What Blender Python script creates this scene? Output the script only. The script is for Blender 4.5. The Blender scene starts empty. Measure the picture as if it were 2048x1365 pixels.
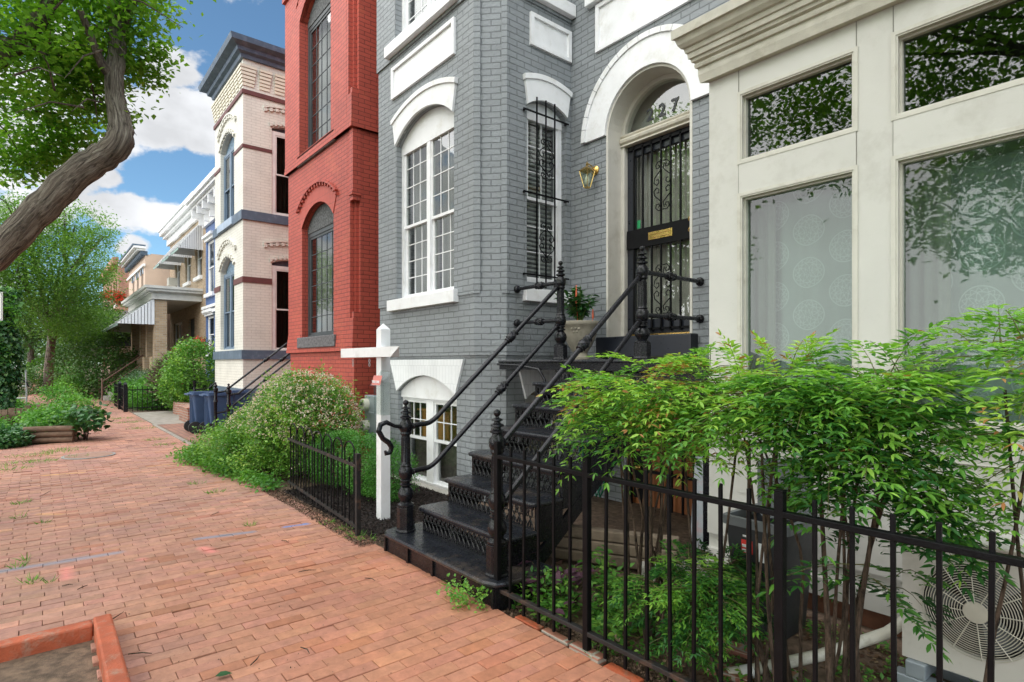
import bpy, bmesh, math, random
import numpy as np
from mathutils import Vector, Matrix
from mathutils.geometry import tessellate_polygon
R = math.radians
random.seed(7); rng = np.random.default_rng(7)
scene = bpy.context.scene
C = scene.collection

# ---------------------------------------------------------------- camera
EYE = 1.5
cam_d = bpy.data.cameras.new('camera'); cam = bpy.data.objects.new('camera', cam_d); C.objects.link(cam)
cam_d.lens = 36 * 1149 / 2048; cam_d.sensor_width = 36; cam_d.clip_end = 3000; cam_d.clip_start = .05
cam_d.shift_y = (727 - 682.5) / 2048
cam.location = (0, 0, EYE)
FX, FY = -.7721, .6355                      # viewing direction; the street runs along X, houses towards +Y
cam.rotation_euler = (R(90), 0, math.atan2(FY, FX) - R(90))
scene.camera = cam

# ---------------------------------------------------------------- sky and sun
SUN_EL, SUN_AZ = R(52), math.atan2(-.80, .14)      # soft sun high over the street, from the left
w = bpy.data.worlds.new('World'); scene.world = w; w.use_nodes = True
nt = w.node_tree; N = nt.nodes; L = nt.links
bg = N['Background']; bg.inputs[1].default_value = .15
sky = N.new('ShaderNodeTexSky'); sky.sky_type = 'NISHITA'; sky.sun_disc = False
sky.sun_elevation = SUN_EL; sky.sun_rotation = R(90) - SUN_AZ; sky.ozone_density = 2.2; sky.air_density = .8; sky.dust_density = .4
tc = N.new('ShaderNodeTexCoord')
def vmath(op, a, b=None):
    n = N.new('ShaderNodeVectorMath'); n.operation = op
    for i, v in enumerate((a, b)):
        if v is None: continue
        if isinstance(v, (tuple, list)): n.inputs[i].default_value = v
        else: L.new(v, n.inputs[i])
    return n
def fmath(op, a, b=0., clamp=False):
    n = N.new('ShaderNodeMath'); n.operation = op; n.use_clamp = clamp
    for i, v in enumerate((a, b)):
        if isinstance(v, (int, float)): n.inputs[i].default_value = v
        else: L.new(v, n.inputs[i])
    return n.outputs[0]
dirn = vmath('NORMALIZE', tc.outputs['Generated']).outputs[0]
def skydir(u, v):
    a = (u - 1024) / 1149; b = (727 - v) / 1149
    d = Vector((FX + .6355 * a, FY + .7721 * a, b)); return tuple(d.normalized())
sq = vmath('MULTIPLY', dirn, (1, 1, 1.6)).outputs[0]
noi = N.new('ShaderNodeTexNoise'); noi.inputs['Scale'].default_value = 7; noi.inputs['Detail'].default_value = 7; noi.inputs['Roughness'].default_value = .6
L.new(sq, noi.inputs['Vector'])
mask = None
for (u, v, rad) in ((340, 130, 75), (385, 215, 70), (290, 250, 85), (230, 300, 70), (410, 290, 42), (330, 435, 60), (250, 420, 60), (270, 495, 34), (400, 430, 50), (120, 300, 120), (30, 200, 120), (205, 350, 40), (60, 420, 70), (-150, 300, 200), (160, 160, 80), (-400, 100, 250)):
    c = skydir(u, v)
    dd = vmath('DISTANCE', vmath('MULTIPLY', dirn, (1, 1, 1.5)).outputs[0], (c[0], c[1], c[2] * 1.5)).outputs['Value']
    s_ = math.cos(math.atan(abs(u - 1024) / 1149)) ** 1.2
    m_ = fmath('SUBTRACT', 1, fmath('DIVIDE', dd, rad / 1149 * s_ * 1.25), False)
    mask = m_ if mask is None else fmath('MAXIMUM', mask, m_)
behind = vmath('DOT_PRODUCT', dirn, (-.15, -.95, .25)).outputs['Value']       # broken cloud over the street side too
mask = fmath('MAXIMUM', mask, fmath('MULTIPLY', fmath('SUBTRACT', behind, .12), 1.5))
mask = fmath('MAXIMUM', mask, -.9)
dens = fmath('ADD', fmath('MULTIPLY', mask, .52), fmath('MULTIPLY', fmath('SUBTRACT', noi.outputs['Fac'], .55), 1.5))
rmp = N.new('ShaderNodeMapRange'); rmp.interpolation_type = 'SMOOTHSTEP'
rmp.inputs['From Min'].default_value = 0.0; rmp.inputs['From Max'].default_value = .16
L.new(dens, rmp.inputs['Value'])
n2 = N.new('ShaderNodeTexNoise'); n2.inputs['Scale'].default_value = 11; n2.inputs['Detail'].default_value = 5
L.new(vmath('ADD', sq, (.0, .0, .09)).outputs[0], n2.inputs['Vector'])
cr = N.new('ShaderNodeMapRange'); cr.inputs['From Min'].default_value = .35; cr.inputs['From Max'].default_value = .65
cr.inputs['To Min'].default_value = 2.9; cr.inputs['To Max'].default_value = 4.1
L.new(n2.outputs['Fac'], cr.inputs['Value'])
ccol = vmath('SCALE', (.98, 1.0, 1.035)); L.new(cr.outputs[0], ccol.inputs['Scale'])
tint = vmath('MULTIPLY', sky.outputs[0], (.60, .74, .72))
mx = N.new('ShaderNodeMix'); mx.data_type = 'RGBA'
L.new(rmp.outputs[0], mx.inputs['Factor']); L.new(tint.outputs[0], mx.inputs[6]); L.new(ccol.outputs[0], mx.inputs[7])
L.new(mx.outputs[2], bg.inputs[0])
sd = bpy.data.lights.new('sun', 'SUN'); sd.energy = 4.0; sd.angle = R(120); sd.color = (1, .98, .955)
sun = bpy.data.objects.new('sun', sd); C.objects.link(sun)
sdir = Vector((math.cos(SUN_AZ) * math.cos(SUN_EL), math.sin(SUN_AZ) * math.cos(SUN_EL), math.sin(SUN_EL)))
sun.rotation_euler = sdir.to_track_quat('Z', 'Y').to_euler(); sun.location = sdir * 60
scene.view_settings.view_transform = 'Standard'; scene.view_settings.look = 'None'
scene.view_settings.exposure = .80; scene.view_settings.gamma = 1; scene.view_settings.use_curve_mapping = False
scene.render.engine = 'CYCLES'
scene.cycles.max_bounces = 8; scene.cycles.transparent_max_bounces = 12; scene.cycles.diffuse_bounces = 4; scene.cycles.glossy_bounces = 3
scene.cycles.transmission_bounces = 4; scene.cycles.caustics_reflective = False; scene.cycles.caustics_refractive = False

# ---------------------------------------------------------------- materials
def newmat(name):
    m = bpy.data.materials.new(name); m.use_nodes = True
    return m, m.node_tree.nodes, m.node_tree.links, m.node_tree.nodes['Principled BSDF']
def link(nt_l, a, b): nt_l.new(a, b)
def addnoise(n, l, coord, scale, detail=4, rough=.55):
    t = n.new('ShaderNodeTexNoise'); t.inputs['Scale'].default_value = scale; t.inputs['Detail'].default_value = detail
    t.inputs['Roughness'].default_value = rough; l.new(coord, t.inputs['Vector']); return t.outputs['Fac']
def ramp(n, l, fac, stops):
    r = n.new('ShaderNodeValToRGB'); e = r.color_ramp.elements
    while len(e) < len(stops): e.new(.5)
    for i, (p, c) in enumerate(stops):
        e[i].position = p; e[i].color = (*c, 1) if len(c) == 3 else c
    l.new(fac, r.inputs[0]); return r.outputs[0]
def mixc(n, l, fac, a, b, mode='MIX'):
    m = n.new('ShaderNodeMix'); m.data_type = 'RGBA'; m.blend_type = mode
    for sock, v in ((m.inputs['Factor'], fac), (m.inputs[6], a), (m.inputs[7], b)):
        if isinstance(v, (int, float)): sock.default_value = v
        elif isinstance(v, tuple): sock.default_value = (*v, 1)
        else: l.new(v, sock)
    return m.outputs[2]
def bump(n, l, bs, h, strength=.3, dist=.01):
    b = n.new('ShaderNodeBump'); b.inputs['Strength'].default_value = strength; b.inputs['Distance'].default_value = dist
    l.new(h, b.inputs['Height']); l.new(b.outputs[0], bs.inputs['Normal']); return b
def objco(n): return n.new('ShaderNodeTexCoord').outputs['Object']
def paint(name, col, rough=.5, metal=0, var=.12, scale=6, bumps=.15, dirt=None, dscale=3, coat=0):
    m, n, l, b = newmat(name); co = objco(n)
    f = addnoise(n, l, co, scale, 5)
    lo = tuple(max(0, c * (1 - var)) for c in col); hi = tuple(min(1, c * (1 + var)) for c in col)
    c = ramp(n, l, f, ((.3, lo), (.7, hi)))
    if dirt:
        f2 = addnoise(n, l, co, dscale, 8, .7)
        c = mixc(n, l, ramp(n, l, f2, ((.52, (0, 0, 0)), (.72, (.75, .75, .75)))), c, dirt)
    l.new(c, b.inputs['Base Color'])
    rr = n.new('ShaderNodeMapRange'); rr.inputs['To Min'].default_value = max(0, rough - .1); rr.inputs['To Max'].default_value = min(1, rough + .12)
    l.new(addnoise(n, l, co, scale * 4, 3), rr.inputs['Value']); l.new(rr.outputs[0], b.inputs['Roughness'])
    b.inputs['Metallic'].default_value = metal; b.inputs['Coat Weight'].default_value = coat
    if bumps: bump(n, l, b, addnoise(n, l, co, scale * 9, 4), bumps, .004)
    return m
def lowspec(m, v):
    m.node_tree.nodes['Principled BSDF'].inputs['Specular IOR Level'].default_value = v; return m
def brickmat(name, col, mortar, col2=None, var=.1, bw=.21, rh=.0677, ms=.006, bs=.35, rough=.6, dist=.006, soft=.3, blotch=None):
    m, n, l, b = newmat(name); uv = n.new('ShaderNodeTexCoord').outputs['UV']; co = objco(n)
    wob = n.new('ShaderNodeVectorMath'); wob.operation = 'MULTIPLY_ADD'
    nz = n.new('ShaderNodeTexNoise'); nz.inputs['Scale'].default_value = 9; nz.inputs['Detail'].default_value = 3; l.new(co, nz.inputs['Vector'])
    sb = n.new('ShaderNodeVectorMath'); sb.operation = 'SUBTRACT'; sb.inputs[1].default_value = (.5, .5, .5); l.new(nz.outputs['Color'], sb.inputs[0])
    wob.inputs[1].default_value = (.012, .012, 0); l.new(sb.outputs[0], wob.inputs[0]); l.new(uv, wob.inputs[2])
    t = n.new('ShaderNodeTexBrick'); l.new(wob.outputs[0], t.inputs['Vector'])
    t.inputs['Scale'].default_value = 1; t.inputs['Brick Width'].default_value = bw; t.inputs['Row Height'].default_value = rh
    t.inputs['Mortar Size'].default_value = ms; t.inputs['Mortar Smooth'].default_value = soft; t.offset = .5
    c2 = col2 or tuple(x * (1 - var) for x in col)
    t.inputs['Color1'].default_value = (*col, 1); t.inputs['Color2'].default_value = (*c2, 1); t.inputs['Mortar'].default_value = (*mortar, 1)
    f = addnoise(n, l, co, 1.7, 6, .65)
    c = mixc(n, l, 1.0, t.outputs['Color'], ramp(n, l, f, ((.25, (.84, .84, .84)), (.5, (1, 1, 1)), (.75, (1.08, 1.08, 1.08)))), 'MULTIPLY')
    if blotch:
        c = mixc(n, l, ramp(n, l, addnoise(n, l, co, 2.3, 7, .7), ((.55, (0, 0, 0)), (.75, (.6, .6, .6)))), c, blotch)
    l.new(c, b.inputs['Base Color']); b.inputs['Roughness'].default_value = rough
    h = n.new('ShaderNodeMath'); h.operation = 'MULTIPLY_ADD'; l.new(t.outputs['Fac'], h.inputs[0]); h.inputs[1].default_value = -1
    l.new(addnoise(n, l, co, 38, 5, .6), h.inputs[2])
    bump(n, l, b, h.outputs[0], bs, dist)
    return m
def glass(name, tint=(.86, .885, .875), ior=1.75, add=.06, wav=.03):
    m, n, l, b = newmat(name); n.remove(b); out = n['Material Output']
    tr = n.new('ShaderNodeBsdfTransparent'); tr.inputs[0].default_value = (*tint, 1)
    g = n.new('ShaderNodeBsdfGlossy'); g.inputs['Roughness'].default_value = .012; g.inputs[0].default_value = (.95, .97, .98, 1)
    fr = n.new('ShaderNodeFresnel'); fr.inputs[0].default_value = ior
    bb = n.new('ShaderNodeBump'); bb.inputs['Strength'].default_value = wav; bb.inputs['Distance'].default_value = .05
    l.new(addnoise(n, l, objco(n), 2.2, 2), bb.inputs['Height']); l.new(bb.outputs[0], g.inputs['Normal'])
    ad = n.new('ShaderNodeMath'); ad.operation = 'ADD'; ad.inputs[1].default_value = add; ad.use_clamp = True; l.new(fr.outputs[0], ad.inputs[0])
    ge = n.new('ShaderNodeNewGeometry'); fb_ = n.new('ShaderNodeMath'); fb_.operation = 'SUBTRACT'; fb_.inputs[0].default_value = 1; l.new(ge.outputs['Backfacing'], fb_.inputs[1])
    mu = n.new('ShaderNodeMath'); mu.operation = 'MULTIPLY'; l.new(ad.outputs[0], mu.inputs[0]); l.new(fb_.outputs[0], mu.inputs[1]); ad = mu      # only the outer face of a pane mirrors
    mx = n.new('ShaderNodeMixShader'); l.new(ad.outputs[0], mx.inputs[0]); l.new(tr.outputs[0], mx.inputs[1]); l.new(g.outputs[0], mx.inputs[2])
    l.new(mx.outputs[0], out.inputs[0]); return m
def leafmat(name, stops, trans=.35, rough=.42):
    m, n, l, b = newmat(name)
    a = n.new('ShaderNodeAttribute'); a.attribute_name = 'rnd'
    c = ramp(n, l, a.outputs['Fac'], stops); l.new(c, b.inputs['Base Color'])
    b.inputs['Roughness'].default_value = rough; b.inputs['Specular IOR Level'].default_value = .35
    t = n.new('ShaderNodeBsdfTranslucent')
    tcx = mixc(n, l, 1.0, c, (1.25, 1.35, .55), 'MULTIPLY'); l.new(tcx, t.inputs[0])
    mx = n.new('ShaderNodeMixShader'); mx.inputs[0].default_value = trans
    l.new(b.outputs[0], mx.inputs[1]); l.new(t.outputs[0], mx.inputs[2]); l.new(mx.outputs[0], n['Material Output'].inputs[0]); return m
def colattr(name, rough=.85, bs=.35, sc=60, var=(.82, 1.12)):
    m, n, l, b = newmat(name); a = n.new('ShaderNodeAttribute'); a.attribute_name = 'Col'; co = objco(n)
    f = addnoise(n, l, co, 14, 7, .7); f2 = addnoise(n, l, co, 1.1, 5, .6)
    c = mixc(n, l, 1., a.outputs['Color'], ramp(n, l, f, ((.3, (var[0] * .93,) * 3), (.7, (var[1] * 1.03,) * 3))), 'MULTIPLY')
    c = mixc(n, l, 1., c, ramp(n, l, f2, ((.3, (.80, .82, .86)), (.7, (1.12, 1.07, 1.03)))), 'MULTIPLY')
    l.new(c, b.inputs['Base Color']); b.inputs['Roughness'].default_value = rough
    bump(n, l, b, addnoise(n, l, co, sc, 6, .7), bs, .006); return m

W_PAINT = paint('white_paint', (.84, .85, .86), .5, var=.05, scale=5, dirt=(.66, .65, .61), dscale=4, bumps=.2)
W_BRICK = brickmat('white_painted_brick', (.84, .86, .87), (.68, .70, .71), var=.03, bw=.0677, rh=.21, ms=.004, bs=.3)
STORE = paint('storefront_paint', (.60, .592, .55), .45, var=.04, scale=3, dirt=(.45, .435, .385), dscale=2.5, bumps=.25)
STORE_OLD = paint('weathered_cream_paint', (.54, .515, .44), .55, var=.10, scale=12, dirt=(.34, .31, .24), dscale=5, bumps=.4)
GRAY = brickmat('gray_painted_brick', (.275, .298, .312), (.160, .175, .185), var=.10, bs=.95, dist=.010)
RED = brickmat('red_painted_brick', (.47, .080, .052), (.17, .030, .02), var=.14, bs=.45, ms=.006, blotch=(.54, .13, .065))
REDA = brickmat('red_painted_arch_brick', (.47, .080, .052), (.26, .055, .035), var=.08, bw=.0677, rh=.21, ms=.0045, bs=.3)
CREAM = brickmat('cream_painted_brick', (.68, .67, .60), (.52, .51, .455), var=.03, bs=.5)
BLUEB = brickmat('blue_painted_brick', (.10, .17, .36), (.06, .10, .22), var=.06)
TANB = brickmat('tan_face_brick', (.46, .33, .20), (.38, .34, .28), (.30, .20, .11), ms=.009)
ORB = brickmat('orange_common_brick', (.50, .20, .10), (.42, .35, .28), (.36, .12, .06), ms=.009)
OLDB = brickmat('garden_wall_brick', (.38, .17, .11), (.34, .30, .25), (.25, .10, .07), ms=.01)
CONCD = paint('worn_path_concrete', (.27, .245, .21), .9, var=.2, scale=5, bumps=.4, dirt=(.16, .15, .09), dscale=4)
STUCCO = paint('tan_stucco', (.60, .46, .36), .85, var=.05, scale=3, bumps=.2)
NAVY = paint('slate_blue_paint', (.085, .125, .175), .5, var=.12, dirt=(.18, .22, .28), dscale=6)
MAROON = paint('maroon_paint', (.12, .04, .038), .6, var=.15)
IRON = paint('black_iron_paint', (.007, .0075, .010), .24, var=.3, scale=10, bumps=.4, dirt=(.020, .019, .018), dscale=9)
lowspec(IRON, .35)
IRONW = paint('worn_black_tread_paint', (.014, .016, .021), .27, var=.35, scale=7, bumps=.3, dirt=(.10, .075, .055), dscale=2.6)
FIRON = paint('fence_black_paint', (.004, .004, .005), .42, var=.3, scale=14, bumps=.3)
lowspec(FIRON, .16)
RUSTY = paint('rusty_black_iron', (.010, .009, .009), .6, var=.4, scale=14, bumps=.5, dirt=(.12, .06, .035), dscale=11)
BLACKD = paint('door_black_paint', (.016, .019, .027), .3, var=.2, bumps=.05)
DARKF = paint('dark_window_paint', (.05, .06, .065), .5, var=.2)
BRASS = paint('brass', (.75, .50, .17), .25, metal=1, var=.1, bumps=0)
STONE = paint('rough_dark_stone', (.13, .125, .13), .9, var=.5, scale=22, bumps=.9)
CONC = paint('concrete', (.40, .38, .34), .9, var=.12, scale=6, bumps=.4, dirt=(.22, .20, .16), dscale=3)
URN = paint('cast_stone_urn', (.33, .30, .24), .85, var=.15, scale=14, bumps=.5, dirt=(.20, .19, .15), dscale=9)
DIRT = paint('garden_soil', (.14, .095, .065), .95, var=.5, scale=20, bumps=1.0, dirt=(.28, .18, .12), dscale=14)
MULCH = paint('black_mulch', (.018, .013, .011), .9, var=.5, scale=30, bumps=1.2)
ASPH = paint('asphalt', (.05, .05, .05), .9, var=.15, scale=20, bumps=.5)
ORWOOD = paint('orange_red_timber_paint', (.42, .095, .04), .6, var=.25, scale=9, bumps=1., dirt=(.36, .27, .20), dscale=11)
LOGW = paint('weathered_log', (.17, .11, .075), .9, var=.3, scale=10, bumps=.8)
OLDW = paint('gray_brown_timber', (.20, .155, .11), .9, var=.3, scale=9, bumps=.8)
GALV = paint('gray_metal', (.33, .38, .42), .45, var=.06, metal=.3, bumps=.05)
ACM = paint('ivory_metal', (.55, .54, .49), .45, var=.05, scale=4, dirt=(.38, .37, .31), dscale=4, bumps=.05)
ALU = paint('aluminium', (.62, .63, .65), .35, metal=.7, var=.1, bumps=.1)
PLBIN = paint('dark_gray_plastic', (.03, .032, .035), .5, var=.15, bumps=.15)
PLGRAY = paint('gray_plastic', (.14, .155, .16), .45, var=.1, bumps=.1)
PLBLUE = paint('blue_gray_plastic', (.05, .09, .18), .5, var=.12, bumps=.1)
RUB = paint('black_rubber', (.015, .015, .015), .7, var=.2)
DARKIN = paint('dark_interior', (.035, .036, .036), .9, var=.2, bumps=0)
WOODIN = paint('honey_wood', (.55, .25, .07), .5, var=.15, bumps=0)
ORDOOR = paint('orange_brown_door', (.35, .12, .035), .5, var=.15, bumps=.1)
GHOSE = paint('green_hose', (.01, .16, .09), .4, var=.1, bumps=0)
BARK = None
def barkmat(name, a, bcol, sc=1., uv=False):
    m, n, l, b = newmat(name); co = n.new('ShaderNodeTexCoord').outputs['UV'] if uv else objco(n)
    mp = n.new('ShaderNodeMapping'); mp.inputs['Scale'].default_value = (15, 2.6, 1) if uv else (9 * sc, 9 * sc, 2.2 * sc); l.new(co, mp.inputs['Vector'])
    v = n.new('ShaderNodeTexNoise'); v.inputs['Scale'].default_value = 1.6; v.inputs['Detail'].default_value = 9; v.inputs['Roughness'].default_value = .72; v.inputs['Distortion'].default_value = .8
    l.new(mp.outputs[0], v.inputs['Vector'])
    c = ramp(n, l, v.outputs['Fac'], ((.38, tuple(x * .25 for x in a)), (.49, a), (.62, bcol)))
    l.new(c, b.inputs['Base Color']); b.inputs['Roughness'].default_value = .95; bump(n, l, b, v.outputs['Fac'], 1., .06); return m
BARK = barkmat('furrowed_bark', (.13, .10, .078), (.24, .20, .16))
BARKR = barkmat('ridged_bark', (.22, .18, .145), (.44, .385, .32), uv=True)
BARK2 = barkmat('shrub_bark', (.11, .075, .05), (.2, .14, .1), 2.5)
G1 = leafmat('street_tree_leaf', ((0, (.08, .20, .03)), (.5, (.20, .40, .06)), (.9, (.34, .56, .09)), (1, (.38, .50, .10))), .55)
G2 = leafmat('pale_tree_leaf', ((0, (.065, .15, .03)), (.6, (.14, .28, .055)), (1, (.27, .42, .10))), .45)
G3 = leafmat('dark_tree_leaf', ((0, (.03, .08, .02)), (.6, (.07, .16, .035)), (1, (.14, .25, .06))), .25)
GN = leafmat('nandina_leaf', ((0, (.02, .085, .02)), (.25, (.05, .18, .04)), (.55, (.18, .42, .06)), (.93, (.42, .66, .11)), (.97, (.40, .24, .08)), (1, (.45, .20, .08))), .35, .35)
GB = leafmat('boxwood_leaf', ((0, (.03, .11, .02)), (.6, (.08, .26, .04)), (1, (.17, .42, .07))), .25, .35)
GA = leafmat('abelia_leaf', ((0, (.04, .13, .025)), (.55, (.14, .32, .05)), (.9, (.34, .52, .10)), (1, (.42, .50, .14))), .3, .4)
FLW = leafmat('pale_pink_petal', ((0, (.80, .60, .55)), (.5, (.88, .80, .76)), (1, (.70, .42, .38))), .3, .6)
GW = leafmat('weed_leaf', ((0, (.045, .15, .03)), (.6, (.12, .32, .05)), (1, (.28, .48, .09))), .35, .5)
GIVY = leafmat('ivy_leaf', ((0, (.02, .075, .025)), (.6, (.05, .16, .045)), (1, (.15, .28, .08))), .2, .35)
GPUR = leafmat('purple_leaf', ((0, (.05, .02, .035)), (1, (.12, .05, .08))), .2, .5)
REDL = leafmat('red_flower', ((0, (.5, .03, .02)), (1, (.75, .10, .05))), .3, .5)
TWIG = leafmat('bare_twig', ((0, (.12, .08, .06)), (1, (.25, .18, .14))), .1, .8)
LITTER = leafmat('leaf_litter', ((0, (.07, .035, .02)), (.6, (.16, .09, .05)), (1, (.30, .22, .13))), .1, .8)
GLS = glass('window_glass')
GLSD = glass('dark_window_glass', (.35, .42, .4), 1.8, .10)
GLSS = glass('shop_window_glass', (.74, .81, .78), 1.5, .02, .05)
GLST = glass('transom_glass', (.5, .58, .55), 1.55, .05, .02)
GLSQ = glass('dull_window_glass', (.5, .55, .55), 1.2, .0)
CLEARP = glass('clear_plastic', (.92, .94, .93), 1.3, .05, .1)

# ---------------------------------------------------------------- builders
ORIG = {}
class MB:
    def __init__(s): s.v = []; s.f = []
    def add(s, vs, fs):
        k = len(s.v); s.v += [tuple(p) for p in vs]; s.f += [tuple(i + k for i in f) for f in fs]; return s
    def box(s, x0, x1, y0, y1, z0, z1):
        vs = [(x, y, z) for z in (z0, z1) for (x, y) in ((x0, y0), (x1, y0), (x1, y1), (x0, y1))]
        return s.add(vs, [(0, 3, 2, 1), (4, 5, 6, 7), (0, 1, 5, 4), (1, 2, 6, 5), (2, 3, 7, 6), (3, 0, 4, 7)])
    def fbox(s, W, s0, s1, d0, d1, z0, z1):
        vs = [fp(W, a, b, z) for z in (z0, z1) for (a, b) in ((s0, d0), (s1, d0), (s1, d1), (s0, d1))]
        return s.add(vs, [(0, 3, 2, 1), (4, 5, 6, 7), (0, 1, 5, 4), (1, 2, 6, 5), (2, 3, 7, 6), (3, 0, 4, 7)])
    def bar(s, p0, p1, wx, wy, up=(0, 0, 1)):
        p0 = Vector(p0); p1 = Vector(p1); d = (p1 - p0).normalized(); u = Vector(up)
        if abs(d.dot(u)) > .98: u = Vector((0, 1, 0))
        a = d.cross(u).normalized() * wx / 2; b = a.cross(d).normalized() * wy / 2
        vs = [p + x for p in (p0, p1) for x in (-a - b, a - b, a + b, -a + b)]
        return s.add(vs, [(0, 3, 2, 1), (4, 5, 6, 7), (0, 1, 5, 4), (1, 2, 6, 5), (2, 3, 7, 6), (3, 0, 4, 7)])
    def tube(s, pts, rad, seg=8, caps=True):
        pts = [Vector(p) for p in pts]; n = len(pts)
        if not isinstance(rad, (list, tuple)): rad = [rad] * n
        vs = []; ref = None
        for i, p in enumerate(pts):
            d = (pts[min(i + 1, n - 1)] - pts[max(i - 1, 0)]).normalized()
            if ref is None:
                ref = Vector((0, 0, 1)) if abs(d.z) < .9 else Vector((1, 0, 0))
            a = d.cross(ref)
            if a.length < 1e-4: a = d.cross(Vector((0, 1, 0)))
            a.normalize(); b = a.cross(d).normalized(); ref = b
            vs += [p + (a * math.cos(t) + b * math.sin(t)) * rad[i] for t in (2 * math.pi * k / seg for k in range(seg))]
        fs = [(i * seg + k, i * seg + (k + 1) % seg, (i + 1) * seg + (k + 1) % seg, (i + 1) * seg + k) for i in range(n - 1) for k in range(seg)]
        if caps: fs += [tuple(range(seg))[::-1], tuple((n - 1) * seg + k for k in range(seg))]
        s.tube_info = (seg, pts, rad)
        return s.add(vs, fs)
    def lathe(s, base, prof, seg=16, axis=(0, 0, 1), rot=0.):
        A = Vector(axis).normalized(); r = Vector((1, 0, 0)) if abs(A.x) < .9 else Vector((0, 1, 0))
        a = (r - A * r.dot(A)).normalized(); b = A.cross(a); base = Vector(base); n = len(prof)
        vs = [base + A * h + (a * math.cos(t) + b * math.sin(t)) * q for (q, h) in prof for t in (rot + 2 * math.pi * k / seg for k in range(seg))]
        fs = [(i * seg + k, i * seg + (k + 1) % seg, (i + 1) * seg + (k + 1) % seg, (i + 1) * seg + k) for i in range(n - 1) for k in range(seg)]
        fs += [tuple(range(seg))[::-1], tuple((n - 1) * seg + k for k in range(seg))]
        return s.add(vs, fs)
    def ball(s, c, r, seg=12, rings=7, sz=1.):
        return s.lathe((c[0], c[1], c[2]), [(max(1e-4, r * math.sin(math.pi * i / rings)), -r * sz * math.cos(math.pi * i / rings)) for i in range(rings + 1)], seg)
    def panel(s, W, outline, holes=(), d0=0., d1=-.2):
        polys = [list(outline)] + [list(h) for h in holes]
        flat = [p for q in polys for p in q]
        tris = tessellate_polygon([[Vector((a, b, 0)) for a, b in q] for q in polys])
        n = len(flat)
        vs = [fp(W, a, d0, b) for a, b in flat] + [fp(W, a, d1, b) for a, b in flat]
        fs = [tuple(t) for t in tris] + [tuple(i + n for i in t)[::-1] for t in tris]
        k = 0
        for q in polys:
            m = len(q)
            fs += [(k + i, k + (i + 1) % m, n + k + (i + 1) % m, n + k + i) for i in range(m)]; k += m
        return s.add(vs, fs)
    def build(s, name, m, parent=None, smooth=None, bev=0, uv=True):
        me = bpy.data.meshes.new(name)
        o0 = ORIG.get(parent.name, Vector()) if parent else Vector(s.v[0]) * 0
        me.from_pydata([(a - o0[0], b - o0[1], c - o0[2]) for a, b, c in s.v], [], s.f)
        bm = bmesh.new(); bm.from_mesh(me); bmesh.ops.recalc_face_normals(bm, faces=bm.faces)
        if uv:
            ul = bm.loops.layers.uv.new('UVMap')
            for f in bm.faces:
                nn = f.normal
                if abs(nn.z) > .75:
                    for lp in f.loops: lp[ul].uv = (lp.vert.co.x + o0[0], lp.vert.co.y + o0[1])
                else:
                    h = math.hypot(nn.x, nn.y) or 1; tx, ty = -nn.y / h, nn.x / h
                    for lp in f.loops:
                        c = lp.vert.co; lp[ul].uv = ((c.x + o0[0]) * tx + (c.y + o0[1]) * ty, c.z + o0[2])
        bm.to_mesh(me); bm.free()
        if isinstance(m, (list, tuple)):
            for q in m: me.materials.append(q)
        else: me.materials.append(m)
        ob = bpy.data.objects.new(name, me); C.objects.link(ob)
        if smooth is not None:
            me.shade_smooth(); me.set_sharp_from_angle(angle=R(smooth))
        if parent: ob.parent = parent; ORIG[ob.name] = o0
        else: ORIG[ob.name] = Vector()
        if bev:
            b = ob.modifiers.new('bevel', 'BEVEL'); b.width = bev; b.segments = 2; b.limit_method = 'ANGLE'; b.angle_limit = R(40)
        return ob
def tube_uv(ob, seg, pts, rad):
    cum = [0.]
    for a, b in zip(pts[:-1], pts[1:]): cum.append(cum[-1] + (b - a).length)
    ul = ob.data.uv_layers.new(name='UVMap'); circ = 2 * math.pi * max(rad) * .7
    for p in ob.data.polygons:
        ks = [ob.data.loops[i].vertex_index % seg for i in p.loop_indices]; wrap = max(ks) - min(ks) > seg / 2
        for i, k in zip(p.loop_indices, ks):
            r_ = ob.data.loops[i].vertex_index // seg; ul.data[i].uv = ((k + (seg if wrap and k < seg / 2 else 0)) / seg * circ, cum[min(r_, len(cum) - 1)])
def fp(W, s, d, z): return (W[0][0] + W[1][0] * s + W[2][0] * d, W[0][1] + W[1][1] * s + W[2][1] * d, z)
def front(y): return ((0, y), (1, 0), (0, -1))
def sideR(x): return ((x, 0), (0, 1), (1, 0))
def tag(o, label, cat, group=None, kind=None):
    if label: o['label'] = label
    if cat: o['category'] = cat
    if group: o['group'] = group
    if kind: o['kind'] = kind
    return o
def thing(name, loc, label, cat, group=None):
    o = bpy.data.objects.new(name, None); C.objects.link(o); o.location = loc; o.empty_display_size = .2
    ORIG[o.name] = Vector(loc); return tag(o, label, cat, group)
def struct(o): o['kind'] = 'structure'; return o
def rect(a, b, c, d): return [(a, c), (b, c), (b, d), (a, d)]
def arch(s0, s1, zb, zs, rise, n=14):
    """opening outline: straight jambs up to zs, segmental head rising by rise"""
    h = (s1 - s0) / 2; cx = (s0 + s1) / 2
    r = (h * h + rise * rise) / (2 * rise); cz = zs + rise - r; a = math.asin(min(1, h / r))
    if rise >= h * .999: a = math.pi / 2
    return [(s0, zb), (s1, zb)] + [(cx + r * math.sin(t), cz + r * math.cos(t)) for t in (a - 2 * a * i / n for i in range(n + 1))]
def arcpts(s0, s1, zs, rise, n=14): return arch(s0, s1, 0, zs, rise, n)[2:]
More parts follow.
